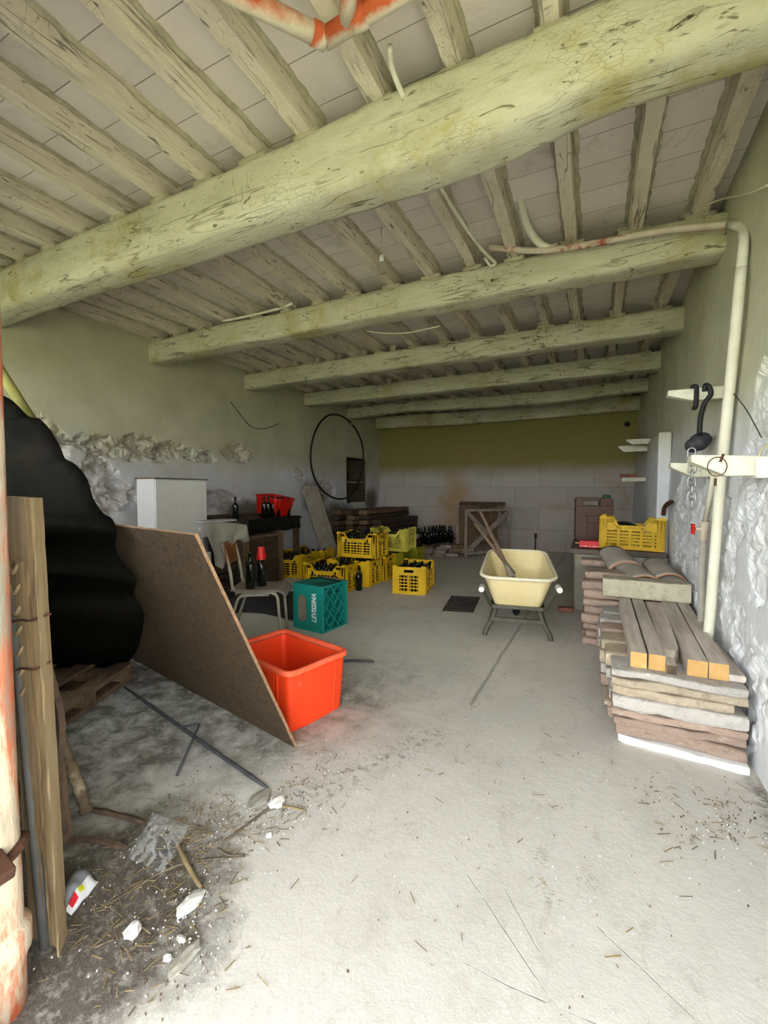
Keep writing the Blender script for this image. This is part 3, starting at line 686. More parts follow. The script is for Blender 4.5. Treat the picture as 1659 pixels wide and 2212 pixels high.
c4 = crate('lime', c3.location + V(.06, .45, 0), .03, 'greenish crate at the bottom of the stack, under the faded crate')
c5 = crate('lime', c4.location + V(.05, .45, 0), .03, 'rear greenish bottom crate beside the grey boards')
t1 = crate('yellow', (c3.location.x - .02, c3.location.y - .22, HC), .05, 'yellow crate stacked on top, full of black bottles')
fill(t1, 7, 4, 'black bottle in the stacked upper yellow crate', 'bottles in the stacked upper crate', kinds=(1, 2))
t2 = crate('pale', (c4.location.x + .03, c4.location.y + .12, HC), .03, 'faded pale yellow crate with a dark lid, behind the stacked yellow crate')
m = MB(t2.location + V(0, 0, HC - .09)); m.bb(t2.location + V(-.27, -.17, HC - .10), t2.location + V(.26, .17, HC - .085))
tag(m.build('tray_lid', 'black_plastic', bevel=.004), 'flat black tray lying in the faded pale yellow crate', 'tray')
a1 = crate('yellow', rowc(655, 1250, .12), .12, 'leftmost yellow crate, beside the brown chest under the bench')
fill(a1, 6, 4, 'dark green bottle in the leftmost yellow crate', 'bottles in the leftmost crate', skip=((1, 1), (4, 3), (3, 3), (0, 2)))
a2 = crate('yellow', a1.location + V(.02, .46, 0), .10, 'yellow crate behind the leftmost one, at the foot of the leaning plank')
fill(a2, 6, 3, 'dark green bottle in the crate at the foot of the leaning plank', 'bottles in the crate at the plank foot')
q = onZ(918, 1286); az = math.atan2(.63, -.06) - PI / 2
f1 = crate('yellow', Vector((q.x, q.y, 0)) + Matrix.Rotation(PI / 2 + .16, 3, 'Z') @ Vector((.30, .20, 0)), PI / 2 + .16, 'single yellow crate of green bottles standing apart, left of the floor drain')
fill(f1, 6, 4, 'green bottle in the yellow crate left of the floor drain', 'bottles in the crate left of the drain', kinds=(0, 1, 1))
p = onZ(775, 1275); bottle((p.x, p.y, 0), 'single dark bottle standing on the floor in front of the yellow crates', None, 0, (0, 0, .4), 1.03)

# ------------------------------------------------------------------ teal water crate, stood on end
p0, p1 = onZ(635, 1355), onZ(697.5, 1369.5); a = math.atan2(p1.y - p0.y, p1.x - p0.x)
tc_ = thing('bottle_crate', 'teal plastic bottle crate stood on end, white lettering on its side', 'crate', (p1.x, p1.y, 0), a)
W_, D_, H_ = (p1 - p0).length, .345, .415
def stadium(x0, x1, z0, z1, n):
    r = (x1 - x0) / 2; cx = (x0 + x1) / 2; out = []
    for k in range(n):
        a_ = 2 * PI * (k + .5) / n; q = (cx + r * math.cos(a_), (z1 - r if math.sin(a_) > 0 else z0 + r) + r * math.sin(a_)); out.append(q)
    return out
def holed(m, rect, hole, fn, d0, d1):
    """rectangular plate with one hole; fn maps (u, v, depth)"""
    x0, x1, z0, z1 = rect; cx = sum(h[0] for h in hole) / len(hole); cz = sum(h[1] for h in hole) / len(hole); n = len(hole)
    ang = [math.atan2(h[1] - cz, h[0] - cx) for h in hole]
    hole = [h for _, h in sorted(zip(ang, hole))]; outer = []
    cor = [math.atan2(z - cz, x - cx) for x, z in ((x0, z0), (x1, z0), (x1, z1), (x0, z1))]
    A = [math.atan2(h[1] - cz, h[0] - cx) for h in hole]
    for c_ in cor:                                                # snap the nearest ray to each corner
        k = min(range(n), key=lambda i: abs(A[i] - c_)); A[k] = c_
    for t_ in A:
        ux, uz = math.cos(t_), math.sin(t_)
        s_ = min([((x1 if ux > 0 else x0) - cx) / ux if abs(ux) > 1e-9 else 1e9, ((z1 if uz > 0 else z0) - cz) / uz if abs(uz) > 1e-9 else 1e9])
        outer.append((cx + ux * s_, cz + uz * s_))
    vs = [fn(u, v, d) for d in (d0, d1) for u, v in outer] + [fn(u, v, d) for d in (d0, d1) for u, v in hole]; fs = []
    for k in range(n):
        j = (k + 1) % n
        fs += [(k, j, 2 * n + j, 2 * n + k), (n + k, 3 * n + k, 3 * n + j, n + j), (2 * n + k, 2 * n + j, 3 * n + j, 3 * n + k), (k, n + k, n + j, j)]
    m.add(vs, fs)
m = MB()
holed(m, (-W_, 0, 0, H_), stadium(-W_ * .86, -W_ * .56, .07, .315, 40), lambda u, v, d: (u, d, v), 0, .008)      # front
holed(m, (-W_, 0, 0, H_), stadium(-W_ * .86, -W_ * .56, .07, .315, 40), lambda u, v, d: (u, D_ + d, v), 0, -.008)
holed(m, (-W_, 0, 0, D_), [(y * 1, x) for y, x in [(-W_ * .5 + .075 * math.cos(2 * PI * k / 24), D_ * .62 + .05 * math.sin(2 * PI * k / 24)) for k in range(24)]], lambda u, v, d: (u, v, H_ + d), 0, -.008)
m.bb((-W_, 0, 0), (0, D_, .008))
for z in (.0, H_ - .012): m.bb((-W_ - .004, -.005, z), (.003, D_ + .005, z + .012))
for z in (.025,): m.bb((-W_, -.006, z), (0, 0, z + .006))
for x in (-W_ - .003, -.012): m.bb((x, -.006, 0), (x + .015, .012, H_)); m.bb((x, D_ - .012, 0), (x + .015, D_ + .006, H_))
m.bb((-W_ * .93, -.005, 0), (-W_ * .93 + .005, 0, H_))
m.build('shell', 'teal', tc_, bevel=.0025)
m = MB(); x = -.004                                               # crossed diagonal ribs over the crate floor
def clip(c, sg):
    pts = []
    for y in (.012, D_ - .012):
        z = sg * y + c
        if .012 <= z <= H_ - .012: pts.append((y, z))
    for z in (.012, H_ - .012):
        y = (z - c) / sg
        if .012 <= y <= D_ - .012: pts.append((y, z))
    return pts[:2] if len(pts) >= 2 else None
for sg in (1.15, -1.15):
    for k in range(-7, 10):
        q = clip(k * .125 + .03, sg)
        if q:
            a_, b_ = Vector((x, q[0][0], q[0][1])), Vector((x, q[1][0], q[1][1])); d = b_ - a_
            if d.length > .03:
                m.box((a_ + b_) / 2 + V(-.006, 0, 0), (.012, d.length, .010), Matrix.Rotation(math.atan2(d.z, d.y), 3, 'X'))
for k in range(1, 3): m.bb((-.20, D_ * k / 3 - .003, .01), (-.05, D_ * k / 3 + .003, H_ - .01))
for k in range(1, 4): m.bb((-.20, .01, H_ * k / 4 - .003), (-.05, D_ - .01, H_ * k / 4 + .003))
m.bb((-.016, .0, .0), (.0, .018, H_)); m.bb((-.016, D_ - .018, 0), (0, D_, H_)); m.bb((-.016, 0, H_ - .018), (0, D_, H_)); m.bb((-.016, 0, 0), (0, D_, .018))
m.build('rib_lattice', 'teal', tc_)
lettering('LEVISSIMA', .072, tc_, (-W_ * .27, -.0065, H_ * .52), Matrix(((0, -1, 0), (0, 0, -1), (1, 0, 0))).to_euler(), 'white_print', 'white lettering', .22, .0008, .0018, .80)
m = MB((p1.x - .06, p1.y + .30, H_ + .004)); e = Matrix.Rotation(a, 3, 'Z')
c_ = Vector((p1.x, p1.y, 0)) + e @ Vector((-.15, D_ - .02, H_ + .006)); m.o = c_
m.box(c_, (.26, .03, .010), e @ Matrix.Rotation(-.10, 3, 'Z'))
tag(m.build('wooden_lath', 'brown_wood'), 'short brown lath lying along the back edge of the teal crate top', 'lath')

# ------------------------------------------------------------------ plastic tubs (orange in front, red on the bench)
def tub(name, label, loc, rz, L, W, H, mat, rim, tp=.92, lip=.015):
    o = thing(name, label, 'tub', loc, rz); m = MB(); n = 6
    def ring(l, w, r, z, dent=0):
        out = []
        for (a_, b_) in rrect(l, w, r, 4): out.append((a_, b_, z))
        return out
    def pts(l, w, r, z):
        base = rrect(l, w, r, 4); out = []
        for k in range(len(base)):
            p_, q_ = base[k], base[(k + 1) % len(base)]; d = math.hypot(q_[0] - p_[0], q_[1] - p_[1]); c = 9 if d > .1 else 1
            for t_ in range(c):
                a_, b_ = p_[0] + (q_[0] - p_[0]) * t_ / c, p_[1] + (q_[1] - p_[1]) * t_ / c
                out.append((a_, b_, z))
        return out
    def wob(p_, sc):
        a_, b_, z = p_                                              # pressed panels in the walls
        k = 0
        if abs(abs(b_) - W / 2 * sc) < .004 and abs(a_) < L * .30: k = -.010
        if abs(abs(a_) - L / 2 * sc) < .004 and abs(b_) < W * .24: k = -.010
        if k:
            if abs(abs(b_) - W / 2 * sc) < .004: b_ += math.copysign(k, b_)
            else: a_ += math.copysign(k, a_)
        return (a_, b_, z)
    rings = [pts(L * tp, W * tp, .03, .0), ]
    for z in (.01, .3, .6, .86):
        sc = tp + (1 - tp) * z; rings.append([wob(q, sc) for q in pts(L * sc, W * sc, .03, H * z)])
    rings += [pts(L * .995, W * .995, .032, H * .90), pts(L, W, .032, H - .03)]
    rings2 = [pts(L - .012, W - .012, .028, H - .03), pts(L * .97 - .012, W * .97 - .012, .028, H * .7), pts(L * tp - .012, W * tp - .012, .026, .012)]
    vs = [q for r_ in rings + rings2 for q in r_]; c = len(rings[0]); fs = []
    for i in range(len(rings) + len(rings2) - 1):
        for k in range(c): fs.append((i * c + k, i * c + (k + 1) % c, (i + 1) * c + (k + 1) % c, (i + 1) * c + k))
    fs += [tuple(range(c - 1, -1, -1)), tuple(range(len(vs) - c, len(vs)))]
    m.add(vs, fs)
    for sy in (-1, 1):
        for x in (-L * .33, -L * .28, L * .28, L * .33):
            m.sweep([(x * tp, sy * W * tp / 2, .01), (x, sy * W / 2 * .992, H * .88)], rrect(.010, .016, .002, 1), (1, 0, 0), (0, 1, 0))
    for sx in (-1, 1):
        for y in (-W * .29, -W * .23, W * .23, W * .29):
            m.sweep([(sx * L * tp / 2, y * tp, .01), (sx * L / 2 * .992, y, H * .88)], rrect(.016, .010, .002, 1), (1, 0, 0), (0, 1, 0))
    m.build('body', mat, o, auto=35)
    m = MB(); r_ = []
    prof = [(-.004, -.026), (lip, -.026), (lip, -.004), (lip - .004, 0), (-.002, 0), (-.007, -.004), (-.007, -.024)]
    for (dx, dz) in prof:
        ring_ = []
        for (a_, b_, z) in pts(L + 2 * dx, W + 2 * dx, .034 + max(dx, 0), H + dz):
            sag = -.022 * max(0, 1 - (a_ / (L * .22)) ** 2) if b_ < -W * .4 else 0
            ring_.append((a_, b_, z + sag * 0 + noise.noise(Vector((a_, b_, 3)) * 9) * .003))
        r_.append(ring_)
    vs = [q for x_ in r_ for q in x_]; n = len(r_); fs = []
    for i in range(n):
        for k in range(c): fs.append((i * c + k, i * c + (k + 1) % c, ((i + 1) % n) * c + (k + 1) % c, ((i + 1) % n) * c + k))
    m.add(vs, fs); m.build('rim', rim, o, auto=50)
    return o
th = -R(14)
tub('storage_tub', 'large orange plastic tub on the floor, half behind the leaning chipboard', (-1.60, 1.985, 0), th, .58, .41, .335, 'orange', 'orange_rim')
m = MB((-1.66, 1.93, .018)); 
for k in range(5): m.box((-1.66 + random.uniform(-.04, .04), 1.93 + random.uniform(-.04, .04), .022), (.04, .03, .014), Matrix.Rotation(k, 3, 'Z'))
tag(m.build('mortar_crumbs', 'grey_chunk'), 'few grey crumbs at the bottom of the orange tub', 'rubble', None, 'stuff')

# ------------------------------------------------------------------ chipboard panel leaning towards the door
A = onZ(638, 1616); B = onZ(270, 1415); e = (B - A).normalized(); Cc = onP(420, 1156, A, e); Wb = (B - A).length
u = (Cc - A).normalized(); nrm = e.cross(u).normalized()
if nrm.y > 0: nrm = -nrm
m = MB(A); N = 24
poly = [(0, 0)] + [(Wb * k / N, .004 * noise.noise(Vector((k, 0, 0)))) for k in range(1, N + 1)] + [(Wb, (Cc - A).length)] + [(.0 + .006 * noise.noise(Vector((k * 1.7, 3, 0))) , (Cc - A).length * (1 - k / N)) for k in range(0, N)]
m.prism(poly, lambda a_, b_, d: A + e * a_ + u * b_ + nrm * d, 0, -.014)
for k in range(len(m.f)):
    m.mi[k] = 0 if k == 0 else 1
chip = m.build('chipboard_panel', ['chipboard', 'raw_edge'])
tag(chip, 'big brown chipboard panel leaning towards the door beside the orange tub', 'board')

# ------------------------------------------------------------------ black corrugated sheet thrown over a heap on a pallet
edge_px = [(-40, 818), (0, 850), (30, 868), (62, 900), (85, 905), (107, 927), (128, 962), (140, 990), (165, 1005), (188, 1035), (200, 1075), (222, 1108), (243, 1122), (251, 1148), (248, 1185), (262, 1215), (287, 1243), (293, 1262), (288, 1290), (310, 1322), (305, 1375), (292, 1410), (262, 1445), (200, 1500), (148, 1530)]
edge = []
for (x, y) in edge_px:
    q = onP(x, y, A + nrm * .05, nrm)
    if q.z > 1.12: q = onY(x, y, 1.27)
    edge.append(q)
edge = spline(edge, 3)
def sheet(u_, v_):
    i = u_ * (len(edge) - 1); k = min(int(i), len(edge) - 2); p_ = edge[k].lerp(edge[k + 1], i - k)
    low = max(0, min(1, (1.0 - p_.z) / .8))
    off = Vector((-1.15 + .62 * low, -.52 - .02 * low, .16 - .13 * low)) * v_
    w_ = noise.noise_vector(Vector((i * .11, v_ * 2.2, 4))) * (.03 + .035 * low) * min(1, v_ * 5)
    return p_ + off + w_ + Vector((0, 0, -.05 * math.sin(v_ * PI) * (1 - low)))
m = MB(edge[30]); m.grid(len(edge) - 1, 16, sheet)
tag(m.build('corrugated_sheet', 'bitumen', smooth=True, solid=.006), 'black wavy bitumen sheet thrown over a heap left of the chipboard', 'sheet')
# heap below and the pallet edge showing under the sheet
b0, b1 = onZ(285, 1462, 0), onZ(150, 1560, 0)
dv = (b1 - b0).normalized(); pn = Vector((dv.y, -dv.x, 0)); pn = pn if pn.x < 0 else -pn
pal = thing('wooden_pallet', 'rough wooden pallet edge showing beneath the black sheet', 'pallet', tuple(b0))
for k, (z0, z1) in enumerate(((.075, .10), (.0, .025))):
    for j in range(3):
        m = MB(b0); c0 = b0 + pn * (.04 + .26 * j)
        m.sweep(lerp(c0 + V(0, 0, (z0 + z1) / 2), c0 + dv * .85 + V(0, 0, (z0 + z1) / 2), 8), rrect(.11, z1 - z0, .004, 1), pn, (0, 0, 1), .006, 5, k * 3 + j)
        m.build('deck_board', 'brown_wood', pal)
for j in range(3):
    m = MB(b0); c0 = b0 + dv * (.08 + .34 * j) + pn * .3; m.box(c0 + V(0, 0, .05), (.1, .62, .05), Matrix.Rotation(math.atan2(pn.y, pn.x) - PI / 2, 3, 'Z')); m.build('block', 'brown_wood', pal)

# olive pole behind the sheet, against the left wall
q0, q1 = onX(-20, 770, -3.8), onX(230, 1164, -3.2); m = MB(q0)
q1 = q0 + (q1 - q0) * ((q0.z - .04) / (q0.z - q1.z)); m.tube(lerp(q0, q1, 8), .036, 10)
tag(m.build('wooden_pole', M('yellowed_wood', '#8f8b4e', '#7b7740', 6, bump=.4), smooth=True), 'yellowish pole leaning against the left wall behind the black sheet', 'pole')

# ------------------------------------------------------------------ left foreground: downpipe, old planks, branch
q = onZ(8, 2190); dp = thing('drainpipe', 'thick drainpipe with peeling red-orange paint at the left edge', 'pipe', (q.x, q.y, 0))
xt = onY(-16, 900, q.y); m = MB((q.x, q.y, 0)); h = 2.7
top = Vector((xt.x - .035, q.y, h)); bot = Vector((q.x - .015, q.y, 0))
def pp(z): return bot.lerp(top, z / h)
prof = [(0, .052), (.10, .052), (.13, .056), (.145, .064), (.20, .064), (.215, .05), (.5, .046), (1.0, .043), (1.4, .042), (1.8, .042), (2.2, .042), (2.7, .042)]
m.tube([pp(z) for z, r_ in prof], [r_ for z, r_ in prof], 20); m.build('pipe_run', 'downpipe', dp, smooth=True)
m = MB((q.x, q.y, 0)); c_ = pp(.40); m.tube([c_ + V(.055 * math.cos(a_), .055 * math.sin(a_), .01 * math.sin(a_ * 2)) for a_ in [2 * PI * k / 24 for k in range(24)]], .012, 8, True)
m.box(c_ + V(.075, -.03, .01), (.07, .05, .03), Matrix.Rotation(.3, 3, 'Y')); m.build('clamp', 'rust', dp, bevel=.006)
m = MB((q.x - .05, q.y + .07, 0)); g0 = onZ(60, 2090); g1 = onY(26, 1270, g0.y + .05)
m.tube([g0 + V(-.02, .05, 0), g1], .013, 12); tag(m.build('conduit', 'shade_strip', smooth=True), 'thin grey strip standing for the shade between the peeling drainpipe and the old plank', 'pipe')  # grey tube put in for the drainpipe's shaded side
# plank with carved moulding
b = onZ(100, 2030); Yp = b.y
def onPl(x, y): return onY(x, y, Yp)
pk = thing('carved_plank', 'tall brown plank with a worn carved moulding leaning at the left edge', 'plank', tuple(b))
bl, br_, tl_, tr_ = onPl(72, 2045), onPl(131, 2010), onPl(7, 1072), onPl(76, 1076)
bl.z = br_.z = 0
def plk(s_, t_, d): return bl.lerp(br_, s_).lerp(tl_.lerp(tr_, s_), t_) + V(-1.05 * d, d, 0)
m = MB(b)
for (s0, s1, d0, d1) in ((0, 1, 0, .035), (.02, .55, -.014, 0), (.64, .70, -.006, 0), (.93, 1, -.010, 0)):
    t1_ = 1 if d0 >= 0 or s0 > .6 else .86
    nn = 40; vs = []; fs = []
    for k in range(nn + 1):
        for (s_, d) in ((s0, d0), (s1, d0), (s1, d1), (s0, d1)):
            w_ = noise.noise(Vector((s_ * 4, k * .45, d0 * 90))) * (.007 if d0 < 0 else .003)
            vs.append(plk(s_, t1_ * k / nn, d + (w_ if d == d0 else 0)) + V(noise.noise(Vector((k * .6, s_ * 9, 1))) * .003, 0, 0))
    for k in range(nn):
        for j in range(4): fs.append((k * 4 + j, k * 4 + (j + 1) % 4, k * 4 + 4 + (j + 1) % 4, k * 4 + 4 + j))
    fs += [(3, 2, 1, 0), tuple(nn * 4 + j for j in range(4))]; m.add(vs, fs)
m.build('board', 'plank_wood', pk)
m = MB(b); nn = 7
for k in range(nn):                                               # worn carved leaves down the moulding
    t_ = .84 - .045 * k; c0 = plk(.28, t_, -.013)
    m.tube(spline([plk(.13, t_ + .012, -.012), c0 + V(0, -.002, -.008), plk(.47, t_ + .016, -.012)], 4), [.002] + [.006] * 7 + [.002], 8)
m.build('carving', 'plank_wood', pk, smooth=True)
for (ya, yb, yc) in ((1385, 1340, 1336), (1460, 1452, 1440)):
    m = MB(onPl(-10, ya)); m.tube(spline([onPl(-14, ya) + V(0, -.03, 0), onPl(22, yb + 8) + V(0, -.03, 0), onPl(58, yc) + V(0, -.018, 0), onPl(77 + (yb - 1340) * .1, yc + 2) + V(0, -.012, 0), onPl(92, yc - 6) + V(0, .02, 0)], 5), .0032, 6)
    tag(m.build('binding_wire', 'rust', smooth=True), ('upper' if ya < 1400 else 'lower') + ' rusty wire tying the carved plank to the drainpipe', 'wire')
# ragged dark board behind it, edge in tatters
b2 = onZ(158, 1815); Y2 = b2.y
m = MB(b2); edp = [(83, 1093), (85, 1150), (92, 1180), (100, 1225), (103, 1262), (98, 1300), (104, 1345), (110, 1400), (117, 1450), (130, 1500), (138, 1530), (142, 1570), (138, 1640), (135, 1700), (150, 1815)]
ed = spline([onY(x, y, Y2 - .05) for x, y in edp], 4); n = len(ed)
vs = []; 
for k, q_ in enumerate(ed):
    j_ = V(noise.noise(Vector((k * 1.3, 0, 5))) * .010, 0, 0); l_ = onY(60 + 40 * k / n, edp[0][1] + (1810 - edp[0][1]) * k / n, Y2 - .05)
    q_ = Vector((q_.x, Y2 - .05, max(0, q_.z))); l_ = Vector((l_.x - .05, q_.y, q_.z))
    for d in (-.02, 0): vs += [l_ + V(0, d, 0), l_.lerp(q_, .6) + V(0, d + .01 * noise.noise(Vector((k * .5, d, 2))), 0), q_ + j_ + V(0, d, 0)]
fs = []
for k in range(n - 1):
    o_, p_ = k * 6, k * 6 + 6
    for i, j in ((0, 1), (1, 2), (2, 5), (5, 4), (4, 3), (3, 0)): fs.append((o_ + i, o_ + j, p_ + j, p_ + i))
m.add(vs, fs); tag(m.build('rotten_board', 'dark_wood'), 'dark rotten board with a ragged edge behind the carved plank', 'board')
m = MB(onZ(142, 1812)); q0, q1 = onZ(140, 1812), onY(103, 1560, onZ(140, 1812).y - .06)
m.sweep(lerp(q0, q1 + (q1 - q0) * .9, 10), rrect(.065, .03, .006, 2), (1, .2, 0), (-.2, 1, 0), .006, 6, 3); tag(m.build('short_plank', 'brown_wood'), 'light brown batten leaning right behind the carved plank', 'plank')
m = MB(onZ(188, 1765)); q0 = onZ(188, 1766); pts = [q0 + V(0, 0, .02)] + [onY(x, y, q0.y - .01 * i) for i, (x, y) in enumerate(((176, 1715), (160, 1672), (146, 1640), (128, 1590), (112, 1540), (104, 1490)))]
m.tube(spline(pts, 5), [.021 + .007 * noise.noise(Vector((k * .7, 0, 0))) for k in range(31)], 12); tag(m.build('branch', 'bark', smooth=True), 'short thick branch with peeling bark leaning beside the rotten board', 'branch')
def stick(name, label, cat, pts, r, mat, z=None, n=8):
    P_ = [onZ(x, y, (z if z is not None else r)) for x, y in pts]; m = MB(P_[0]); P2 = spline(P_, 5) if len(P_) > 2 else lerp(P_[0], P_[1], 6)
    m.tube(P2, [r * (1 + .25 * noise.noise(Vector((k * .6, P_[0].x * 9, 0)))) * (1 if 0 < k < len(P2) - 1 else .6) for k in range(len(P2))], n)
    return tag(m.build(name, mat, smooth=n > 5), label, cat)
stick('wood_splinter', 'reddish broken piece of wood lying at the foot of the branch', 'wood', ((186, 1748), (240, 1757), (312, 1776)), .011, 'dark_wood', None, 5)
stick('wood_splinter', 'grey broken piece of wood in front of the reddish one', 'wood', ((125, 1825), (190, 1812), (272, 1830)), .011, 'dark_wood', None, 5)
stick('steel_rod', 'long dark iron rod lying on the floor from pallet to white plaster lump', 'rod', ((268, 1483), (420, 1592), (578, 1702)), .009, 'dark_rod', .009, 10)
q0, q1, q2 = onZ(382, 1674, .008), onZ(431, 1564, .03), onZ(395, 1570, .03)
m = MB(q0); m.tube(bend([q0, q1, q2], .012, 4), .006, 8); tag(m.build('bent_rod', 'dark_rod', smooth=True), 'short bent iron rod lying across the long rod', 'rod')
stick('steel_rod', 'short dark rod on the floor right of the orange tub', 'rod', ((722, 1431), (760, 1427), (808, 1429)), .010, 'dark_rod')
stick('twig', 'long thin twig across the debris, pointing at the white lump', 'twig', ((475, 1825), (530, 1785), (612, 1722)), .005, 'twig')
stick('twig', 'long dry stalk lying across the brown debris', 'twig', ((230, 1955), (380, 1870), (530, 1850)), .003, 'twig')
stick('twig', 'forked twig end at the edge of the debris', 'twig', ((470, 1832), (495, 1848), (530, 1846)), .004, 'twig')
stick('wood_chip', 'yellowish pointed splinter standing out of the debris', 'wood', ((382, 1820), (405, 1868), (434, 1918)), .008, 'straw')
stick('twig', 'pale stalk lying on the floor right of the white lump', 'twig', ((610, 1742), (635, 1745), (660, 1751)), .004, 'straw')
def lump(name, label, px, size, mat, seed, z=None, cat='rubble'):
    c_ = onZ(*px); m = MB(c_); n = 10
    vs = []; fs = []
    for j in range(7):
        ph = PI * j / 6
        for k in range(n):
            a_ = 2 * PI * k / n; d = Vector((math.sin(ph) * math.cos(a_), math.sin(ph) * math.sin(a_), -math.cos(ph)))
            w_ = 1 + .45 * noise.noise(d * 1.6 + Vector((seed, 0, 0)))
            vs.append(c_ + Vector((d.x * size[0] * w_, d.y * size[1] * w_, max(-.9, d.z) * size[2] * w_ + size[2] * .85)))
    for j in range(6):
        for k in range(n): fs.append((j * n + k, j * n + (k + 1) % n, (j + 1) * n + (k + 1) % n, (j + 1) * n + k))
    m.add(vs, fs); return tag(m.build(name, mat), label, cat)
lump('plaster_lump', 'white lump of plaster at the end of the long iron rod', (596, 1738), (.030, .036, .014), 'plaster_chunk', 1)
lump('mortar_lump', 'flat grey mortar piece beside the white plaster lump', (560, 1730), (.035, .06, .008), 'grey_chunk', 2)
lump('plaster_lump', 'small white plaster crumb on the clean floor by the twig', (581, 1807), (.012, .012, .008), 'plaster_chunk', 3)
lump('plaster_lump', 'jagged white plaster piece in the brown debris', (287, 2020), (.022, .024, .016), 'plaster_chunk', 4)
lump('plaster_shard', 'long pale plaster shard at the near end of the debris', (402, 2072), (.022, .055, .007), 'grey_chunk', 5)
lump('plaster_shard', 'small white chip left of the long pale shard', (362, 2072), (.014, .010, .006), 'plaster_chunk', 6)
lump('plaster_shard', 'narrow white chip above the long pale shard', (392, 2032), (.016, .010, .006), 'plaster_chunk', 7)
lump('plaster_shard', 'crumbly white plaster heap below the yellow splinter', (412, 1955), (.028, .05, .010), 'plaster_chunk', 8)
lump('floor_chip', 'thin grey flake on the floor at the chipboard corner', (648, 1606), (.03, .025, .004), 'grey_chunk', 9)
# plastic bag with red and yellow print, half under the plank
q0 = onZ(170, 1925); bg_ = thing('plastic_bag', 'crumpled grey plastic bag with red and yellow print beside the carved plank', 'bag', tuple(q0))
def pz(x, y, z=0): return onZ(x, y, z)
m = MB(q0); c4 = [pz(112, 1965, .02), pz(155, 1978, .0), pz(214, 1905, .0), pz(170, 1868, .03)]
def bagf(s_, t_):
    p_ = c4[0].lerp(c4[1], s_).lerp(c4[3].lerp(c4[2], s_), t_); return p_ + V(0, 0, .035 * math.sin(s_ * PI) ** .6 * math.sin(max(.05, t_) * PI) ** .5 + .010 * noise.noise(Vector((s_ * 3, t_ * 4, 1))))
m.grid(12, 12, bagf); m.build('film', 'bag', bg_, smooth=True)
m = MB(q0); m.grid(4, 10, lambda s_, t_: bagf(.72 + .28 * s_, t_) + V(.002, -.003, .004)); m.build('white_band', 'bag_white', bg_, smooth=True)
m = MB(q0); m.grid(4, 5, lambda s_, t_: bagf(.74 + .18 * s_, .12 + .22 * t_) + V(.003, -.005, .007)); m.build('print', 'label_red', bg_, smooth=True)
m = MB(q0); m.grid(4, 4, lambda s_, t_: bagf(.76 + .13 * s_, .42 + .18 * t_) + V(.003, -.005, .007)); m.build('print', 'label_yellow', bg_, smooth=True)
# crumpled clear film
q0 = onZ(345, 1830); m = MB(q0); c5 = [pz(275, 1860), pz(352, 1895), pz(410, 1790), pz(330, 1760)]
m.grid(22, 22, lambda s_, t_: c5[0].lerp(c5[1], s_).lerp(c5[3].lerp(c5[2], s_), t_) + V(0, 0, .012 + .05 * math.sin(s_ * PI) * math.sin(t_ * PI) * (.6 + .9 * abs(noise.noise(Vector((s_ * 4, t_ * 4, 8))))) + .012 * noise.noise(Vector((s_ * 9, t_ * 9, 2)))))
tag(m.build('plastic_film', 'film', smooth=True), 'crumpled clear plastic film on the debris', 'plastic')
# fine debris: straw, chips, dust of plaster - nobody could count it
m = MB(onZ(300, 1980)); m2 = random.Random(3)
def scatter(n, cx, cy, sx, sy, kinds):
    for _ in range(n):
        x, y = m2.gauss(cx, sx), m2.gauss(cy, sy)
        if x < 120 and y < 2020: continue
        p_ = onZ(x, y)
        if p_.x < -1.6 or p_.x > .6: continue
        k = m2.choice(kinds); a_ = m2.uniform(0, PI); rot = Matrix.Rotation(a_, 3, 'Z')
        if k == 's':
            L_ = m2.uniform(.008, .05); m.cur = m2.choice((0, 1, 1)); m.box(p_ + V(0, 0, m2.uniform(.002, .006)), (L_, m2.uniform(.001, .003), .0015), rot)
        elif k == 'w': m.cur = 2; q_ = m2.uniform(.0015, .005); m.box(p_ + V(0, 0, .002), (q_, q_ * .7, .004), rot @ Matrix.Rotation(.5, 3, 'X'))
        else: m.cur = 3; q_ = m2.uniform(.001, .0042); m.box(p_ + V(0, 0, .003), (q_, q_ * .8, .005), rot @ Matrix.Rotation(.4, 3, 'Y'))
scatter(520, 300, 1990, 95, 85, 'ssdddw'); scatter(260, 390, 1850, 70, 60, 'sssdw'); scatter(160, 440, 1790, 60, 35, 'ssd'); scatter(170, 560, 1765, 65, 35, 'sdww'); scatter(110, 660, 1680, 55, 40, 'sdw'); scatter(90, 420, 1990, 25, 70, 'ww')
scatter(200, 1580, 1780, 70, 35, 'ddws'); scatter(60, 1450, 1710, 60, 22, 'sdw')
scatter(190, 900, 1560, 240, 150, 'dwsd'); scatter(90, 1250, 1850, 240, 160, 'dws'); scatter(70, 350, 1650, 110, 60, 'wdd')
tag(m.build('debris', ['twig', 'straw', 'plaster_chunk', 'dark_wood']), 'scattered straw, chips and plaster crumbs on the floor', 'debris', None, 'stuff')

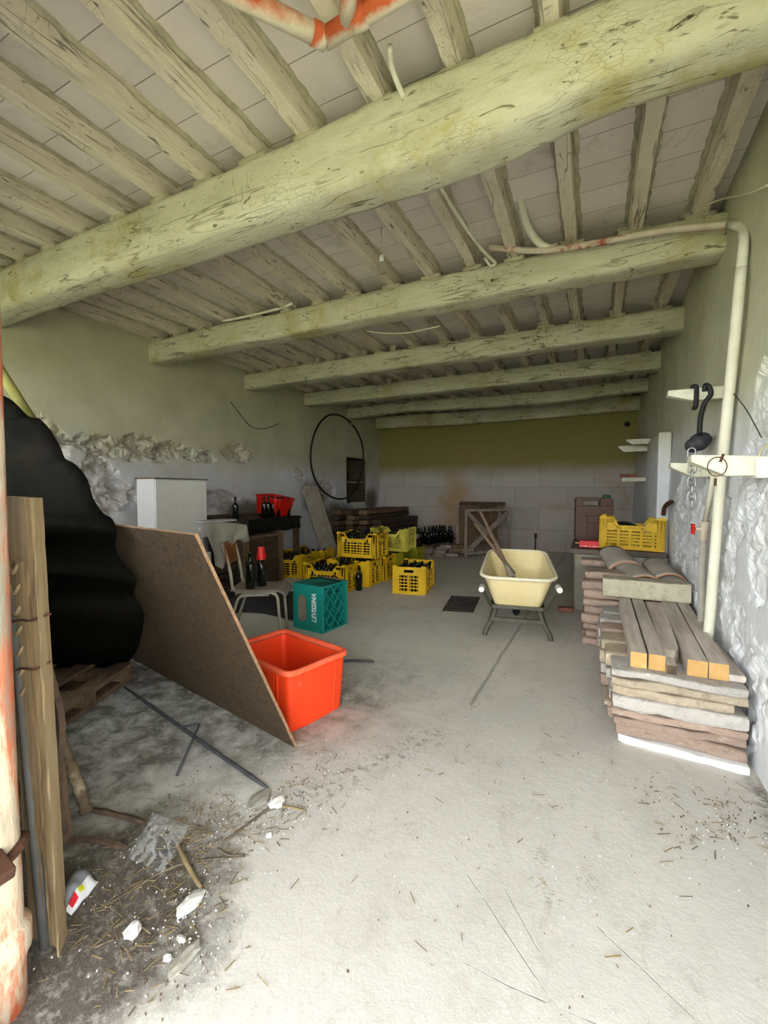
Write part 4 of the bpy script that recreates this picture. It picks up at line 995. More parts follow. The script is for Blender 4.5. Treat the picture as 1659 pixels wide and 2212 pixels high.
# ------------------------------------------------------------------ school chair with two bottles
SH = .43
s0 = onZ(606, 1278, SH); fz = R(60); fd = Vector((math.sin(fz), math.cos(fz), 0)); sd = Vector((-math.cos(fz), math.sin(fz), 0))   # forward, and away from the camera
ch = thing('school_chair', 'small school chair with chipped cream steel tubes, facing right, two bottles on its seat', 'chair', (s0.x, s0.y, 0))
o_ = Vector((s0.x, s0.y, 0))
def cp(f_, s_, z): return o_ + fd * f_ + sd * s_ + V(0, 0, z)
for i, s_ in enumerate((.02, .34)):
    m = MB(o_)
    m.tube(bend([cp(-.46, s_, SH + .40), cp(-.40, s_, SH + .16), cp(-.385, s_, SH - .005), cp(-.03, s_, SH - .012), cp(.0, s_, 0.002)], .06, 6), .0125, 10); m.build('side_frame', 'chair_steel', ch, smooth=True)
    m = MB(o_); m.tube(bend([cp(-.10, s_ + .012, SH - .03), cp(-.34, s_ + .012, SH - .035), cp(-.47, s_ + .012, .002)], .05, 6), .0125, 10); m.build('leg', 'chair_steel', ch, smooth=True)
m = MB(o_); m.tube([cp(-.36, .02, SH - .02), cp(-.36, .34, SH - .02)], .010, 8); m.tube([cp(-.06, .02, SH - .025), cp(-.06, .34, SH - .025)], .010, 8); m.build('crossbar', 'chair_steel', ch, smooth=True)
m = MB(o_)
def seatf(u_, v_):
    f_ = -.40 + .44 * u_; z = SH + .004 - (.05 * max(0, (u_ - .86) / .14) ** 2) + .012 * max(0, (.2 - u_) / .2)
    return cp(f_, -.01 + .38 * v_, z)
m.grid(16, 6, seatf); m.build('seat', 'chair_ply', ch, smooth=True, solid=.010)
m = MB(o_)
m.grid(4, 8, lambda u_, v_: cp(-.445 + .03 * (1 - u_) - .02 * math.sin(v_ * PI), -.01 + .38 * v_, SH + .21 + .19 * u_)); m.build('backrest', 'chair_back', ch, smooth=True, solid=.010)
for px, py, k, lb in ((541, 1271, 1, 'left bottle on the school chair, plain dark glass'), (565, 1265, 0, 'right bottle on the school chair, red plastic over its neck')):
    q = onZ(px, py, SH + .012); b_ = bottle((q.x, q.y, SH + .0095), lb, None, k, (0, 0, 1), 1.03)
    if k == 0:
        m = MB(); m.lathe([(.017, .225), (.040, .222), (.039, .25), (.034, .275), (.030, .283), (.030, .318), (.026, .325), (.004, .326)], 12); c_ = m.build('neck_cover', 'red', b_, auto=40)
# crumpled dark sheet on the floor behind the chair
q = onZ(548, 1318); m = MB(q)
m.grid(26, 12, lambda u_, v_: onZ(470 + 165 * u_, 1338 - 60 * v_ - 14 * math.sin(u_ * 3.2 + .3) * (1 - v_)) + V(0, 0, .004 + .16 * (math.sin(v_ * PI) * math.sin(u_ * PI)) ** .7 * (.7 + .6 * noise.noise(Vector((u_ * 4, v_ * 2.5, 2)))) + .015 * abs(noise.noise(Vector((u_ * 11, v_ * 5, 0))))))
tag(m.build('tarpaulin', 'grey_tarp', smooth=True), 'crumpled dark grey sheet on the floor behind the school chair', 'sheet')

# ------------------------------------------------------------------ white cabinets
XF = -4.25
p0, p1 = onX(335, 1034, XF), onX(446, 1035, XF); zb = onX(446, 1159, XF).z; zt = p0.z
sl = onY(298, 1031, p0.y + .02)
cb = thing('wall_cabinet', 'white kitchen cabinet with closed door and round knob, standing above the chipboard', 'cabinet', (XF, p0.y, zb))
m = MB((XF, p0.y, zb)); m.bb((sl.x, p0.y, zb), (XF - .02, p1.y, zt)); m.build('carcass', 'white_side', cb, bevel=.003)
m = MB((XF, p0.y, zb)); m.bb((XF - .018, p0.y + .004, zb - .005), (XF, p1.y - .004, zt - .012)); d_ = m.build('door', 'white_enamel', cb, bevel=.003)
m = MB(); k_ = onX(430, 1142, XF); kk = k_ - Vector((XF, p0.y, zb)); m.lathe([(.010, 0), (.010, .012), (.022, .016), (.024, .026), (.018, .032), (.004, .034)], 16); kb = m.build('knob', 'white_side', d_, smooth=True); kb.location = kk + V(0, 0, 0); kb.rotation_euler = (0, PI / 2, 0)
m = MB((XF, p0.y, zb)); m.bb((sl.x - .01, p0.y - .012, zt), (XF + .012, p1.y + .006, zt + .012)); m.build('top_panel', 'brown_wood', cb)
z2 = onX(440, 1188, XF - .03).z; y2 = onX(440, 1188, XF - .03).y
m = MB((XF - .3, p0.y, 0)); m.bb((sl.x, p0.y + .02, z2), (XF - .03, y2, zb - .0055)); m.bb((sl.x, p0.y + .02, 0), (XF - .06, y2 - .04, z2))
tag(m.build('cabinet_base', 'white_enamel', bevel=.003), 'narrower white base unit carrying the white cabinet', 'cabinet')
q0, q1 = onX(441, 1194, XF + .12), onX(457, 1240, XF + .12)
m = MB((XF + .1, q1.y, 0)); m.bb((XF + .06, q0.y - .25, 0), (XF + .12, q1.y, q0.z)); tag(m.build('standing_board', 'white_side', bevel=.003), 'white board standing on edge behind the chipboard corner', 'board')

# ------------------------------------------------------------------ bench along the left wall
XB = -4.02; zb_ = onX(448, 1131, XB).z; y0 = p1.y + .06; y1 = 5.38
bn = thing('work_bench', 'long dark workbench along the left wall, cluttered with bottles', 'bench', (XB, y0, 0))
m = MB((XB, y0, 0)); m.bb((XL + .06, y0, zb_ - .045), (XB, y1, zb_)); m.build('top', 'dark_wood', bn, bevel=.004)
for y in (y0 + .06, (y0 + y1) / 2, y1 - .06):
    for x in (XL + .12, XB - .06): m = MB((XB, y0, 0)); m.bb((x - .035, y - .035, 0), (x + .035, y + .035, zb_ - .045)); m.build('leg', 'dark_wood', bn)
m = MB((XB, y0, 0)); m.grid(30, 6, lambda u_, v_: Vector((XB + .012 + .02 * noise.noise(Vector((u_ * 9, v_ * 2, 0))), y0 + .35 + (y1 - y0 - .4) * u_, zb_ + .004 - (.19 + .03 * noise.noise(Vector((u_ * 5, 0, 3)))) * v_)))
m.build('plastic_skirt', 'black_plastic', bn, smooth=True, solid=.004)
q0, q1 = onX(450, 1131, XB - .02), onX(500, 1124, XB - .02)
m = MB(q0); m.bb((XB - .26, q0.y, zb_ + .001), (XB - .03, q1.y + .1, zb_ + .022)); tag(m.build('white_lath', 'white_board'), 'pale board lying on the bench right of the white cabinet', 'board')
m = MB((XB - .3, 5.6, zb_)); m.bb((XB - .60, y0 + .1, zb_ + .001), (XB - .42, 5.3, zb_ + .055)); tag(m.build('brown_board', 'dark_wood'), 'rusty brown beam lying along the back of the bench', 'board')
pxs = [(509, 1127, 1), (571, 1122, 1), (580, 1123, 1), (590, 1123, 2), (600, 1122, 2), (612, 1122, 2), (622, 1123, 2), (632, 1122, 2)]
for i, (x, y, k) in enumerate(pxs):
    q = onX(x, y, XB - .09 - .03 * (i % 2))
    if q.y > 5.3: continue
   
    lb = 'dark bottle standing alone on the bench, left of the red tub' if i == 0 else 'dark bottle in the row in front of the red tub on the bench'
    b_ = bottle((q.x, q.y, zb_ + .0005), lb, None if i == 0 else 'bottles in front of the red tub', k)
for i in range(9):
    q = onX(604 + 5 * i, 1121, XB - .22 - .1 * (i % 3)); bottle((XB - .24 - .09 * (i % 3), 4.85 + .06 * i, zb_ + .0005), 'dark bottle in the row in front of the red tub on the bench', 'bottles in front of the red tub', 2)
nc = onX(592, 1077, XB - .07); lc = onY(546, 1062, nc.y); rc = onX(632, 1070, XB - .07)
tw, tl, thh = nc.x - lc.x, rc.y - nc.y, nc.z - zb_ - .002
rt_ = tub('storage_tub', 'red plastic tub standing on the bench against the left wall', ((nc.x + lc.x) / 2, (nc.y + rc.y) / 2, zb_ + .001), PI / 2, tl, tw, thh, 'red', 'red', .88, .012)
rt_.matrix_world = Matrix.Translation((nc.x, (nc.y + rc.y) / 2, zb_ + .002)) @ Matrix.Rotation(R(10), 4, 'Y') @ Matrix.Translation((-tw / 2, 0, 0)) @ Matrix.Rotation(PI / 2, 4, 'Z')
# brown chest and boards below the bench
q0, q1 = onZ(540, 1262), onZ(612, 1238); 
ct = thing('wooden_chest', 'old brown wooden chest under the bench, behind the school chair', 'chest', (XB + .05, 5.0, 0))
ya, yb, zt_ = onX(528, 1160, XB + .12).y, onX(612, 1150, XB + .12).y, onX(612, 1150, XB + .12).z
m = MB((XB + .05, 5.0, 0)); m.bb((XL + .22, ya, 0), (XB + .10, yb, zt_ - .03)); m.build('body', 'dark_wood', ct, bevel=.006)
m = MB((XB + .05, 5.0, 0)); m.bb((XL + .22, ya - .015, zt_ - .03), (XB + .12, yb + .015, zt_)); m.build('lid', 'brown_wood', ct, bevel=.004)
for y in (ya + .04, yb - .04): m = MB((XB + .05, 5.0, 0)); m.bb((XB + .10, y - .04, 0), (XB + .118, y + .04, zt_ - .03)); m.build('batten', 'brown_wood', ct)
ya, yb = onX(470, 1215, XB + .02).y, onX(525, 1205, XB + .02).y
for k in range(4):
    m = MB((XB, ya, .05 + .075 * k)); z = .04 + .08 * k; m.sweep(lerp((XB - .12 + .02 * k, ya - .3, z), (XB - .10, yb - .05, z + .01), 8), rrect(.18, .06, .008, 1), (1, 0, 0), (0, 0, 1), .012, 5, k * 3)
    tag(m.build('stored_board', 'dark_wood'), ['bottom', 'second', 'third', 'topmost'][k] + ' reddish board stacked under the bench left of the chest', 'board', 'boards under the bench')
# grey cloth over chair back
rows = [[(440, 1127), (462, 1128), (485, 1128), (508, 1130), (524, 1132), (533, 1134)], [(444, 1148), (468, 1150), (488, 1148), (510, 1146), (526, 1150), (538, 1156)],
        [(452, 1170), (474, 1176), (494, 1168), (508, 1158), (524, 1162), (540, 1168)], [(462, 1196), (478, 1208), (494, 1190), (503, 1168), (516, 1164), (532, 1172)], [(466, 1222), (479, 1229), (490, 1212), (500, 1176), (512, 1164), (522, 1168)]]
bk = cp(-.46, .16, SH + .4)
def clothf(u_, v_):
    i, j = u_ * 5, v_ * 4; a_, b_ = min(int(i), 4), min(int(j), 3); fu, fv = i - a_, j - b_
    g_ = [[Vector((x, y, 0)) for x, y in r_] for r_ in rows]
    p_ = g_[b_][a_].lerp(g_[b_][a_ + 1], fu).lerp(g_[b_ + 1][a_].lerp(g_[b_ + 1][a_ + 1], fu), fv)
    q_ = onP(p_.x, p_.y, bk + fd * (-.03 - .02 * (1 - v_)), (fd * .9 - sd * .55).normalized())
    return q_ + (fd * .5 - sd * .8) * (.02 * math.sin(u_ * 15 + v_ * 4) * (.3 + v_))
m = MB(bk); m.grid(30, 24, clothf); tag(m.build('cloth', 'cloth', smooth=True, solid=.003), 'grey rag draped over the back of the school chair', 'cloth')
# leaning weathered plank
q = onZ(720, 1216); m = MB(q); tp = onX(668, 1050, -4.52); pf = V(q.x, q.y, .02)
ddir = (tp - pf).normalized()
m.sweep(lerp(pf, tp, 24), rrect(.36, .035, .008, 1), (.25, 1, 0), ddir.cross(Vector((.25, 1, 0)).normalized()), .012, 3, 4, None, .006, 14)
tag(m.build('leaning_plank', 'grey_board'), 'wide weathered grey plank leaning against the left wall behind the crates', 'plank')
# black hose hoop
hc = Vector((XL + .03, 7.56, 1.93)); m = MB(hc); n = 72
m.tube([hc + V(.02 * math.sin(3 * a_) + .03, -1.0 * math.cos(a_), .85 * math.sin(a_)) for a_ in [2 * PI * k / n - PI / 2 for k in range(n)]], .017, 8, True)
hp = m.build('hose_hoop', 'black_plastic', smooth=True); tag(hp, 'big black hose hoop hanging on the far left wall', 'hose')
m = MB(hc); m.tube([hc + V(.05, .43, .775), hc + V(.05, .50, .745)], .026, 8); m.build('coupling', 'chair_steel', hp)

# ------------------------------------------------------------------ timber piles at the back left
def board(name, label, group, p, q, w, h, mat, seed, amp=.012):
    m = MB(p); d = (Vector(q) - Vector(p)); sdv = Vector((d.y, -d.x, 0)).normalized()
    m.sweep(lerp(p, q, 10), rrect(w, h, min(w, h) * .15, 1), sdv, (0, 0, 1), amp, 2.2, seed, None, amp * .5, 9)
    return tag(m.build(name, mat), label, 'board', group)
rr = random.Random(11)
for lv in range(9):
    z = .05 + .098 * lv
    for k in range(4 if lv < 7 else 3):
        x = -4.40 + .212 * k + rr.uniform(-.008, .008); yy = 6.95 + .32 * (k * .5) + rr.uniform(-.05, .05)
        board('stored_plank', 'dark old plank in the tall pile at the back left corner', 'planks in the tall back pile', (x, yy, z), (x + .05, 9.2, z), .18, .085, rr.choice(('dark_wood', 'dark_wood', 'brown_wood')), lv * 7 + k, .010)
for lv in range(4):
    z = .05 + .10 * lv
    for k in range(3):
        x = -3.42 + .22 * k - .03 * lv
        board('stored_plank', 'dark plank in the low pile behind the stacked crates', 'planks in the low back pile', (x, 6.95 + .1 * k, z), (x - .04 + .05 * k, 7.5, z + .02 + .02 * k), .20, .08, rr.choice(('dark_wood', 'grey_board')), lv * 5 + k + 60, .010)
for lv in range(4):
    z = .03 + .052 * lv
    for k in range(4 if lv % 2 else 5):
        x = -3.16 + .232 * k + .03 * lv + rr.uniform(-.03, .03)
        board('grey_plank', 'grey board in the flat stack carrying the loose bottles', 'boards in the flat grey stack', (x + .04, 7.62 + .11 * k + rr.uniform(-.08, .08), z), (x + .0, 9.25 if k < 3 else 8.05 + .1 * lv, z), .225, .049, rr.choice(('rack_wood', 'rack_wood', 'grey_board', 'brown_wood')), lv * 5 + k + 90, .006)
for i in range(26):
    y = 7.78 + .115 * (i % 9) + rr.uniform(-.02, .02); x = -3.10 + .13 * (i // 9) + .02 * (i % 9) + rr.uniform(-.02, .02)
    bottle((x, y, .2145), 'dark bottle in the loose group standing on the grey boards', 'loose bottles on the grey boards', rr.choice((0, 1)), (0, 0, i), 1.05)
for dx in (0, .12): bottle((-2.66 + dx, 8.25 + .05 * dx, .2145), 'dark bottle at the right end of the loose group on the grey boards', 'right end bottles on the grey boards', 0, (0, 0, 2), 1.08)

# ------------------------------------------------------------------ folding trestle frame by the back wall
fl, fr = onZ(1006, 1203), onZ(1098, 1196); fx = (fr - fl); fx.z = 0; fw = fx.length; fx.normalize(); fy = Vector((-fx.y, fx.x, 0))
zt_ = onY(1005, 1089, fl.y).z
ft = thing('trestle_table', 'old wooden trestle with crossed legs standing on end by the back wall', 'trestle', tuple(fl))
def bar(name, a_, b_, w, t_, mat='rack_wood', dy=0):
    m = MB(fl); P0 = fl + fx * a_[0] + V(0, 0, a_[1]) + fy * dy; P1 = fl + fx * b_[0] + V(0, 0, b_[1]) + fy * dy; d = (P1 - P0).normalized()
    m.sweep(lerp(P0, P1, 6), rrect(w, t_, .004, 1), d.cross(fy), fy, .004, 4, a_[0] * 9 + b_[1]); return m.build(name, mat, ft)
for dy, tz in ((0, zt_ - .10), (.28, zt_)):
    bar('leg', (.0, 0), (.0, tz), .045, .04, dy=dy); bar('leg', (fw, 0), (fw, tz), .05, .04, dy=dy); bar('rail', (0, tz - .02), (fw, tz - .02), .05, .035, dy=dy); bar('rail', (0, .06), (fw, .06), .05, .03, dy=dy)
bar('cross_brace', (.04, .08), (fw - .02, zt_ - .2), .10, .03, dy=.05); bar('cross_brace', (.06, zt_ - .14), (fw - .06, .10), .08, .03, dy=.10)
m = MB(fl); m.box(fl + fx * fw / 2 + fy * .30 + V(0, 0, zt_ * .56), (fw - .08, .012, zt_ * .78), Matrix.Rotation(math.atan2(fx.y, fx.x), 3, 'Z')); m.build('panel', 'brown_wood', ft)
bar('top_plank', (-.02, zt_ + .01), (fw + .02, zt_ - .01), .07, .05, 'dark_wood', dy=.16)

# ------------------------------------------------------------------ wheelbarrow
wl, wr = onZ(1047, 1372), onZ(1189, 1385); wx = (wr - wl); wx.z = 0; fw = wx.length; wx.normalize(); wy = Vector((-wx.y, wx.x, 0)); wc_ = (wl + wr) / 2
wb = thing('wheelbarrow', 'wheelbarrow with cream yellow plastic tray, handles towards the door', 'wheelbarrow', (wc_.x, wc_.y, 0), math.atan2(wx.y, wx.x))
wm = Matrix.Translation((wc_.x, wc_.y, 0)) @ Matrix.Rotation(math.atan2(wx.y, wx.x), 4, 'Z')
m = MB()
rings = [(-.02, .27, .40, .50, .30, .05), (-.04, .28, .44, .52, .30, .06)]
def wr_ring(sx, sy, r_, yc, z0, z1, zy):
    """rounded rectangle, width sx, length sy, heights z0 (near) to z1 (far)"""
    out = []
    for a_, b_ in rrect(sx, sy, r_, 5):
        t_ = (b_ + sy / 2) / sy; wf = 1 - .13 * t_ * zy; out.append((a_ * wf, yc + b_, z0 + (z1 - z0) * t_))
    return out
TR = [wr_ring(.385, .50, .05, .22, .285, .31, 1), wr_ring(.40, .53, .06, .22, .30, .33, 1), wr_ring(.49, .66, .08, .245, .42, .50, 1), wr_ring(.575, .80, .10, .27, .535, .655, 1)]
TI = [wr_ring(.560, .785, .10, .27, .535, .655, 1), wr_ring(.475, .645, .08, .245, .42, .50, 1), wr_ring(.385, .51, .06, .22, .308, .338, 1)]
vs = [q for r_ in TR + TI for q in r_]; c = len(TR[0]); fs = []
for i in range(len(TR) + len(TI) - 1):
    for k in range(c): fs.append((i * c + k, i * c + (k + 1) % c, (i + 1) * c + (k + 1) % c, (i + 1) * c + k))
fs += [tuple(range(c - 1, -1, -1)), tuple(range(len(vs) - c, len(vs)))]
m.add(vs, fs); m.build('tray', 'barrow', wb, auto=40)
m = MB(); m.tube(wr_ring(.61, .84, .12, .27, .533, .655, 1), .015, 8, True); m.build('rim', 'barrow_rim', wb, smooth=True)
def wpt(px, py, y):                                                # pixel to barrow space on a plane y
    q = onP(px, py, wm @ Vector((0, y, 0)), wm.to_3x3() @ Vector((0, 1, 0))); return wm.inverted() @ q
for s_ in (-1, 1):
    hpx = (1040, 1273) if s_ < 0 else (1209, 1275); hq = wpt(hpx[0], hpx[1], -.38)
    m = MB(); hb = Vector((s_ * .205, -.02, .272)); pth = bend([hq, Vector((hq.x, -.28, hq.z - .005)), Vector((s_ * .215, -.04, .268)), Vector((s_ * .20, .55, .25)), Vector((s_ * .05, .86, .19))], .05, 5)
    m.tube(pth, .014, 10); m.build('side_rail', 'barrow_frame', wb, smooth=True)
    m = MB(); m.tube([hq + V(0, -.01, 0), hq + V(0, .11, 0)], .0225, 14); m.build('grip', 'white_grip', wb, smooth=False, bevel=.004)
    m = MB(); ft_ = Vector((s_ * fw / 2, 0, .0)); m.tube(bend([Vector((s_ * .17, .03, .262)), Vector((s_ * .20, .02, .16)), ft_ + V(0, 0, .03), ft_ + V(0, -.005, .004)], .03, 4), [.021] * 13, 8); m.tube([Vector((s_ * .19, .30, .25)), ft_ + V(-s_ * .01, .03, .02)], .012, 8); m.build('leg', 'barrow_frame', wb, smooth=True)
m = MB(); m.bb((-.205, -.045, .255), (.205, -.01, .285)); m.build('crossbar', 'barrow_frame', wb, bevel=.004)
m = MB(); m.bb((-.215, .0, .128), (.215, .03, .165)); m.build('crossbar', 'barrow_frame', wb, bevel=.004)
wl_ = thing('wheel', None, None); del_ = wl_
m = MB(); m.tube([(0, .72 + .13 * math.cos(a_), .165 + .13 * math.sin(a_)) for a_ in [2 * PI * k / 28 for k in range(28)]], .035, 10, True); ty = m.build('wheel', 'rubber', wb, smooth=True)
m = MB(); m.tube([(-.02, .72, .165), (.02, .72, .165)], .10, 20); m.tube([(-.09, .72, .165), (.09, .72, .165)], .012, 8); m.build('hub', 'barrow_frame', ty)
bpy.data.objects.remove(wl_)
def tool(lo, hi, name, label, tip):
    m = MB(lo); d = (hi - lo); P_ = lerp(lo, hi, 20); m.tube(P_, [.019 - .004 * k / 20 for k in range(21)], 10)
    o = m.build(name, 'tool_wood', smooth=True); tag(o, label, 'tool')
    if tip:
        m = MB(lo); m.tube([lo - d.normalized() * .06, lo + d.normalized() * .10], [.030, .020], 10); m.build('ferrule', 'rack_wood', o, smooth=True)
    return o
lo = wm @ wpt(1101, 1236, .26); lo.z = max(lo.z, .37); lo2 = wm @ wpt(1108, 1240, .28); lo2.z = max(lo2.z, .37)
tool(lo, onP(1036, 1102, wm @ Vector((0, .95, 0)), wm.to_3x3() @ Vector((0, 1, 0))), 'tool_handle', 'longer wooden tool handle leaning in the wheelbarrow tray', True)
tool(lo2 + V(.0, .03, 0), onP(1026, 1131, wm @ Vector((0, .80, 0)), wm.to_3x3() @ Vector((0, 1, 0))), 'tool_handle', 'shorter wooden tool handle leaning in the wheelbarrow, left of the longer one', False)
m = MB(onZ(1156, 1190)); q = onZ(1156, 1190); m.tube([q, q + V(.0, .02, .25), q + V(.005, .03, .34)], [.014, .012, .008], 8); m.box(q + V(0, .03, .31), (.05, .02, .10)); tag(m.build('iron_stake', 'black_iron'), 'small black iron stake by the back wall behind the wheelbarrow', 'stake')

# floor drain
dr = thing('drain_grate', 'square cast iron drain grate in the floor left of the wheelbarrow', 'drain', tuple(onZ(995, 1305)))
dq = [onZ(x, y) for x, y in ((955, 1320), (1022, 1324), (1037, 1291), (975, 1288))]; dc = onZ(995, 1305)
m = MB(dc)
def dpt(s_, t_, z): p_ = dq[0].lerp(dq[1], s_).lerp(dq[3].lerp(dq[2], s_), t_); return V(p_.x, p_.y, z)
def slab4(m, s0_, s1_, t0_, t1_, z0_, z1_): m.add([dpt(s, t, z) for z in (z0_, z1_) for s, t in ((s0_, t0_), (s1_, t0_), (s1_, t1_), (s0_, t1_))], [(3, 2, 1, 0), (4, 5, 6, 7), (0, 1, 5, 4), (1, 2, 6, 5), (2, 3, 7, 6), (3, 0, 4, 7)])
slab4(m, 0, 1, 0, .06, .0, .008); slab4(m, 0, 1, .94, 1, .0, .008); slab4(m, 0, .05, 0, 1, .0, .008); slab4(m, .95, 1, 0, 1, .0, .008); m.build('frame', 'drain', dr)
m = MB(dc)
for k in range(7): slab4(m, .05, .95, .10 + .125 * k, .165 + .125 * k, .0, .007)
m.build('grating', 'drain', dr)
m = MB(dc); slab4(m, .03, .97, .03, .97, .0004, .0015); m.build('sump', 'dark_gap', dr)

# ------------------------------------------------------------------ masonry bench at the right and what stands on it
YT = 5.0; ztb = .645
mt = thing('masonry_bench', 'cement rendered masonry bench with a dark slate top at the right wall', 'bench', (.2, YT, 0))
m = MB((.2, YT, 0)); m.sweep(lerp((.24, YT + .04, 0), (.24, YT + .04, ztb - .055), 8), rrect(.84, .16, .01, 1), (1, 0, 0), (0, 1, 0), .008, 4, 2); m.sweep(lerp((-.12, YT + .9, 0), (-.12, YT + .9, ztb - .055), 6), rrect(.12, 1.6, .01, 1), (1, 0, 0), (0, 1, 0), .008, 4, 5); m.build('base', 'render', mt)
m = MB((.2, YT, 0)); m.bb((.25, YT - .045, .30), (.63, YT - .042, .585)); m.build('front_panel', 'white_board', mt)
m = MB((.2, YT, 0)); m.sweep(lerp((-.22, YT + .86, ztb - .0275), (.64, YT + .86, ztb - .0275), 10), rrect(1.86, .055, .008, 1), (0, 1, 0), (0, 0, 1), .008, 3, 7, None, .003, 14); m.build('top', 'bench_top', mt)
ZT = ztb + .006
# jerrycan
D = (onZ(1278, 1158, ZT)); jy = min(D.y, 5.75)
jl, jr_ = onY(1241, 1156, jy), onY(1321, 1156, jy); jt = onY(1280, 1073, jy).z; jw = jr_.x - jl.x; jh = jt - ZT
jc = thing('jerrycan', 'brown plastic jerrycan with a dark green cap on the masonry bench', 'jerrycan', ((jl.x + jr_.x) / 2, jy, ZT), R(6))
m = MB(); P_ = rrect(jw, jh, .045, 5)
def jf(a_, b_, d): return V(a_, d, b_ + jh / 2)
hole = [( -jw * .06 + .085 * jw / .4 * math.cos(t_), jh * .40 + .022 * math.sin(t_)) for t_ in [2 * PI * k / 20 for k in range(20)]]
m.prism(rrect(jw, jh * .80, .045, 5), lambda a_, b_, d: V(a_, d, b_ + jh * .40), -.11, .11)
for (xa, xb) in ((-jw / 2, -jw * .30), (jw * .16, jw / 2)): m.prism(rrect(xb - xa, jh * .26, .03, 4), lambda a_, b_, d: V(a_ + (xa + xb) / 2, d, b_ + jh * .85), -.105, .105)
m.prism(rrect(jw * .9, jh * .085, .02, 4), lambda a_, b_, d: V(a_ - jw * .02, d, b_ + jh * .945), -.04, .04)
for z_ in (.22, .42, .58): m.bb((-jw * .18, -.122, jh * z_ - .004), (jw * .22, -.10, jh * z_ + .004))
for x_ in (-.18, .22): m.bb((jw * x_ - .004, -.118, jh * .12), (jw * x_ + .004, -.10, jh * .58))
m.build('body', 'jerrycan', jc, bevel=.012)
m = MB(); m.lathe([(.04, 0), (.045, .004), (.045, .03), (.036, .036), (.003, .037)], 18, (jw * .34, 0, jh * .975)); m.build('cap', 'green_cap', jc, auto=40)
# fine slotted crate on the bench, bowed
cx = onZ(1366, 1184, ZT); cx.y = YT + .18
ca = onY(1296, 1176, YT - .02); cbb = onY(1436, 1190, YT - .02); L_ = (cbb - ca).length
fm = crate_mesh('slotted_crate', 'yellow', .58, .38, .31, 5, True)
tcr = bpy.data.objects.new('harvest_crate', fm); COL.objects.link(tcr); sc_ = L_ / .58
tcr.location = ((ca.x + cbb.x) / 2 + .004, YT + .19 * sc_, ZT + .002); tcr.scale = (sc_, sc_, sc_ * 1.06); tcr.rotation_euler = (0, R(1.0), R(-3)); tag(tcr, 'yellow fine slotted crate on the masonry bench, beside the brown jerrycan', 'crate', 'plastic harvest crates')
lettering('TOMAC TA', .034, tcr, (.02, -.1912, .212), (PI / 2, 0, 0), 'brown_print', 'faint brown lettering')
cl = Vector(tcr.location)
m = MB(cl + V(-.03, 0, .24)); m.grid(14, 10, lambda u_, v_: cl + V(-.25 + .36 * u_, -.165 + .32 * v_, .02 + .255 * (math.sin(min(1, max(0, u_ * .96 + .02)) * PI) ** .25) * (math.sin(v_ * PI * .98 + .03) ** .25) + .008 * noise.noise(Vector((u_ * 3, v_ * 3, 4)))))
tag(m.build('black_bag', 'black_plastic', smooth=True), 'folded black bag filling the slotted yellow crate', 'bag')
m = MB(cl + V(.17, 0, .24)); m.grid(10, 10, lambda u_, v_: cl + V(.10 + .13 * u_, -.12 + .26 * v_, .15 + .115 * (math.sin(min(1, max(0, u_ * .96 + .02)) * PI) ** .4) * (math.sin(v_ * PI * .98 + .03) ** .4)))
tag(m.build('white_sack', 'white_enamel', smooth=True), 'white sack beside the black bag in the slotted crate', 'bag')
q0, q1 = onZ(1252, 1178, ZT), onZ(1297, 1184, ZT); m = MB(q0); yy = YT + .02
ra, rb = onY(1251, 1180, yy), onY(1294, 1181, yy); rt = onY(1252, 1168, yy).z
rx = thing('red_box', 'flat red printed box lying at the front of the masonry bench', 'box', (ra.x, yy, ZT))
m = MB((ra.x, yy, ZT)); m.bb((ra.x, yy, ZT), (rb.x, yy + .14, rt)); m.build('carton', 'box_red', rx, bevel=.002)
m = MB((ra.x, yy, ZT)); w_ = rb.x - ra.x
for f_, l_ in ((.06, .05), (.22, .2), (.52, .06), (.68, .24)): m.bb((ra.x + w_ * f_, yy - .001, ZT + .010), (ra.x + w_ * (f_ + l_), yy, ZT + .017))
m.build('print', 'white_print', rx)
sa, sb = onY(1243, 1161, yy + .3), onY(1294, 1164, yy + .3); m = MB(sa); m.box(Vector(((sa.x + sb.x) / 2, yy + .3, ZT + .012)), ((sb.x - sa.x), .03, .018), Matrix.Rotation(-.12, 3, 'Z')); tag(m.build('wooden_stick', 'sawn_end'), 'pale stick lying behind the red box on the masonry bench', 'stick')
q = onZ(1222, 1320); m = MB(q); m.box(q + V(0, 0, .022), (.15, .08, .042), Matrix.Rotation(.15, 3, 'Z')); tag(m.build('brick', 'brick', bevel=.008), 'single red brick on the floor at the foot of the masonry bench', 'brick')

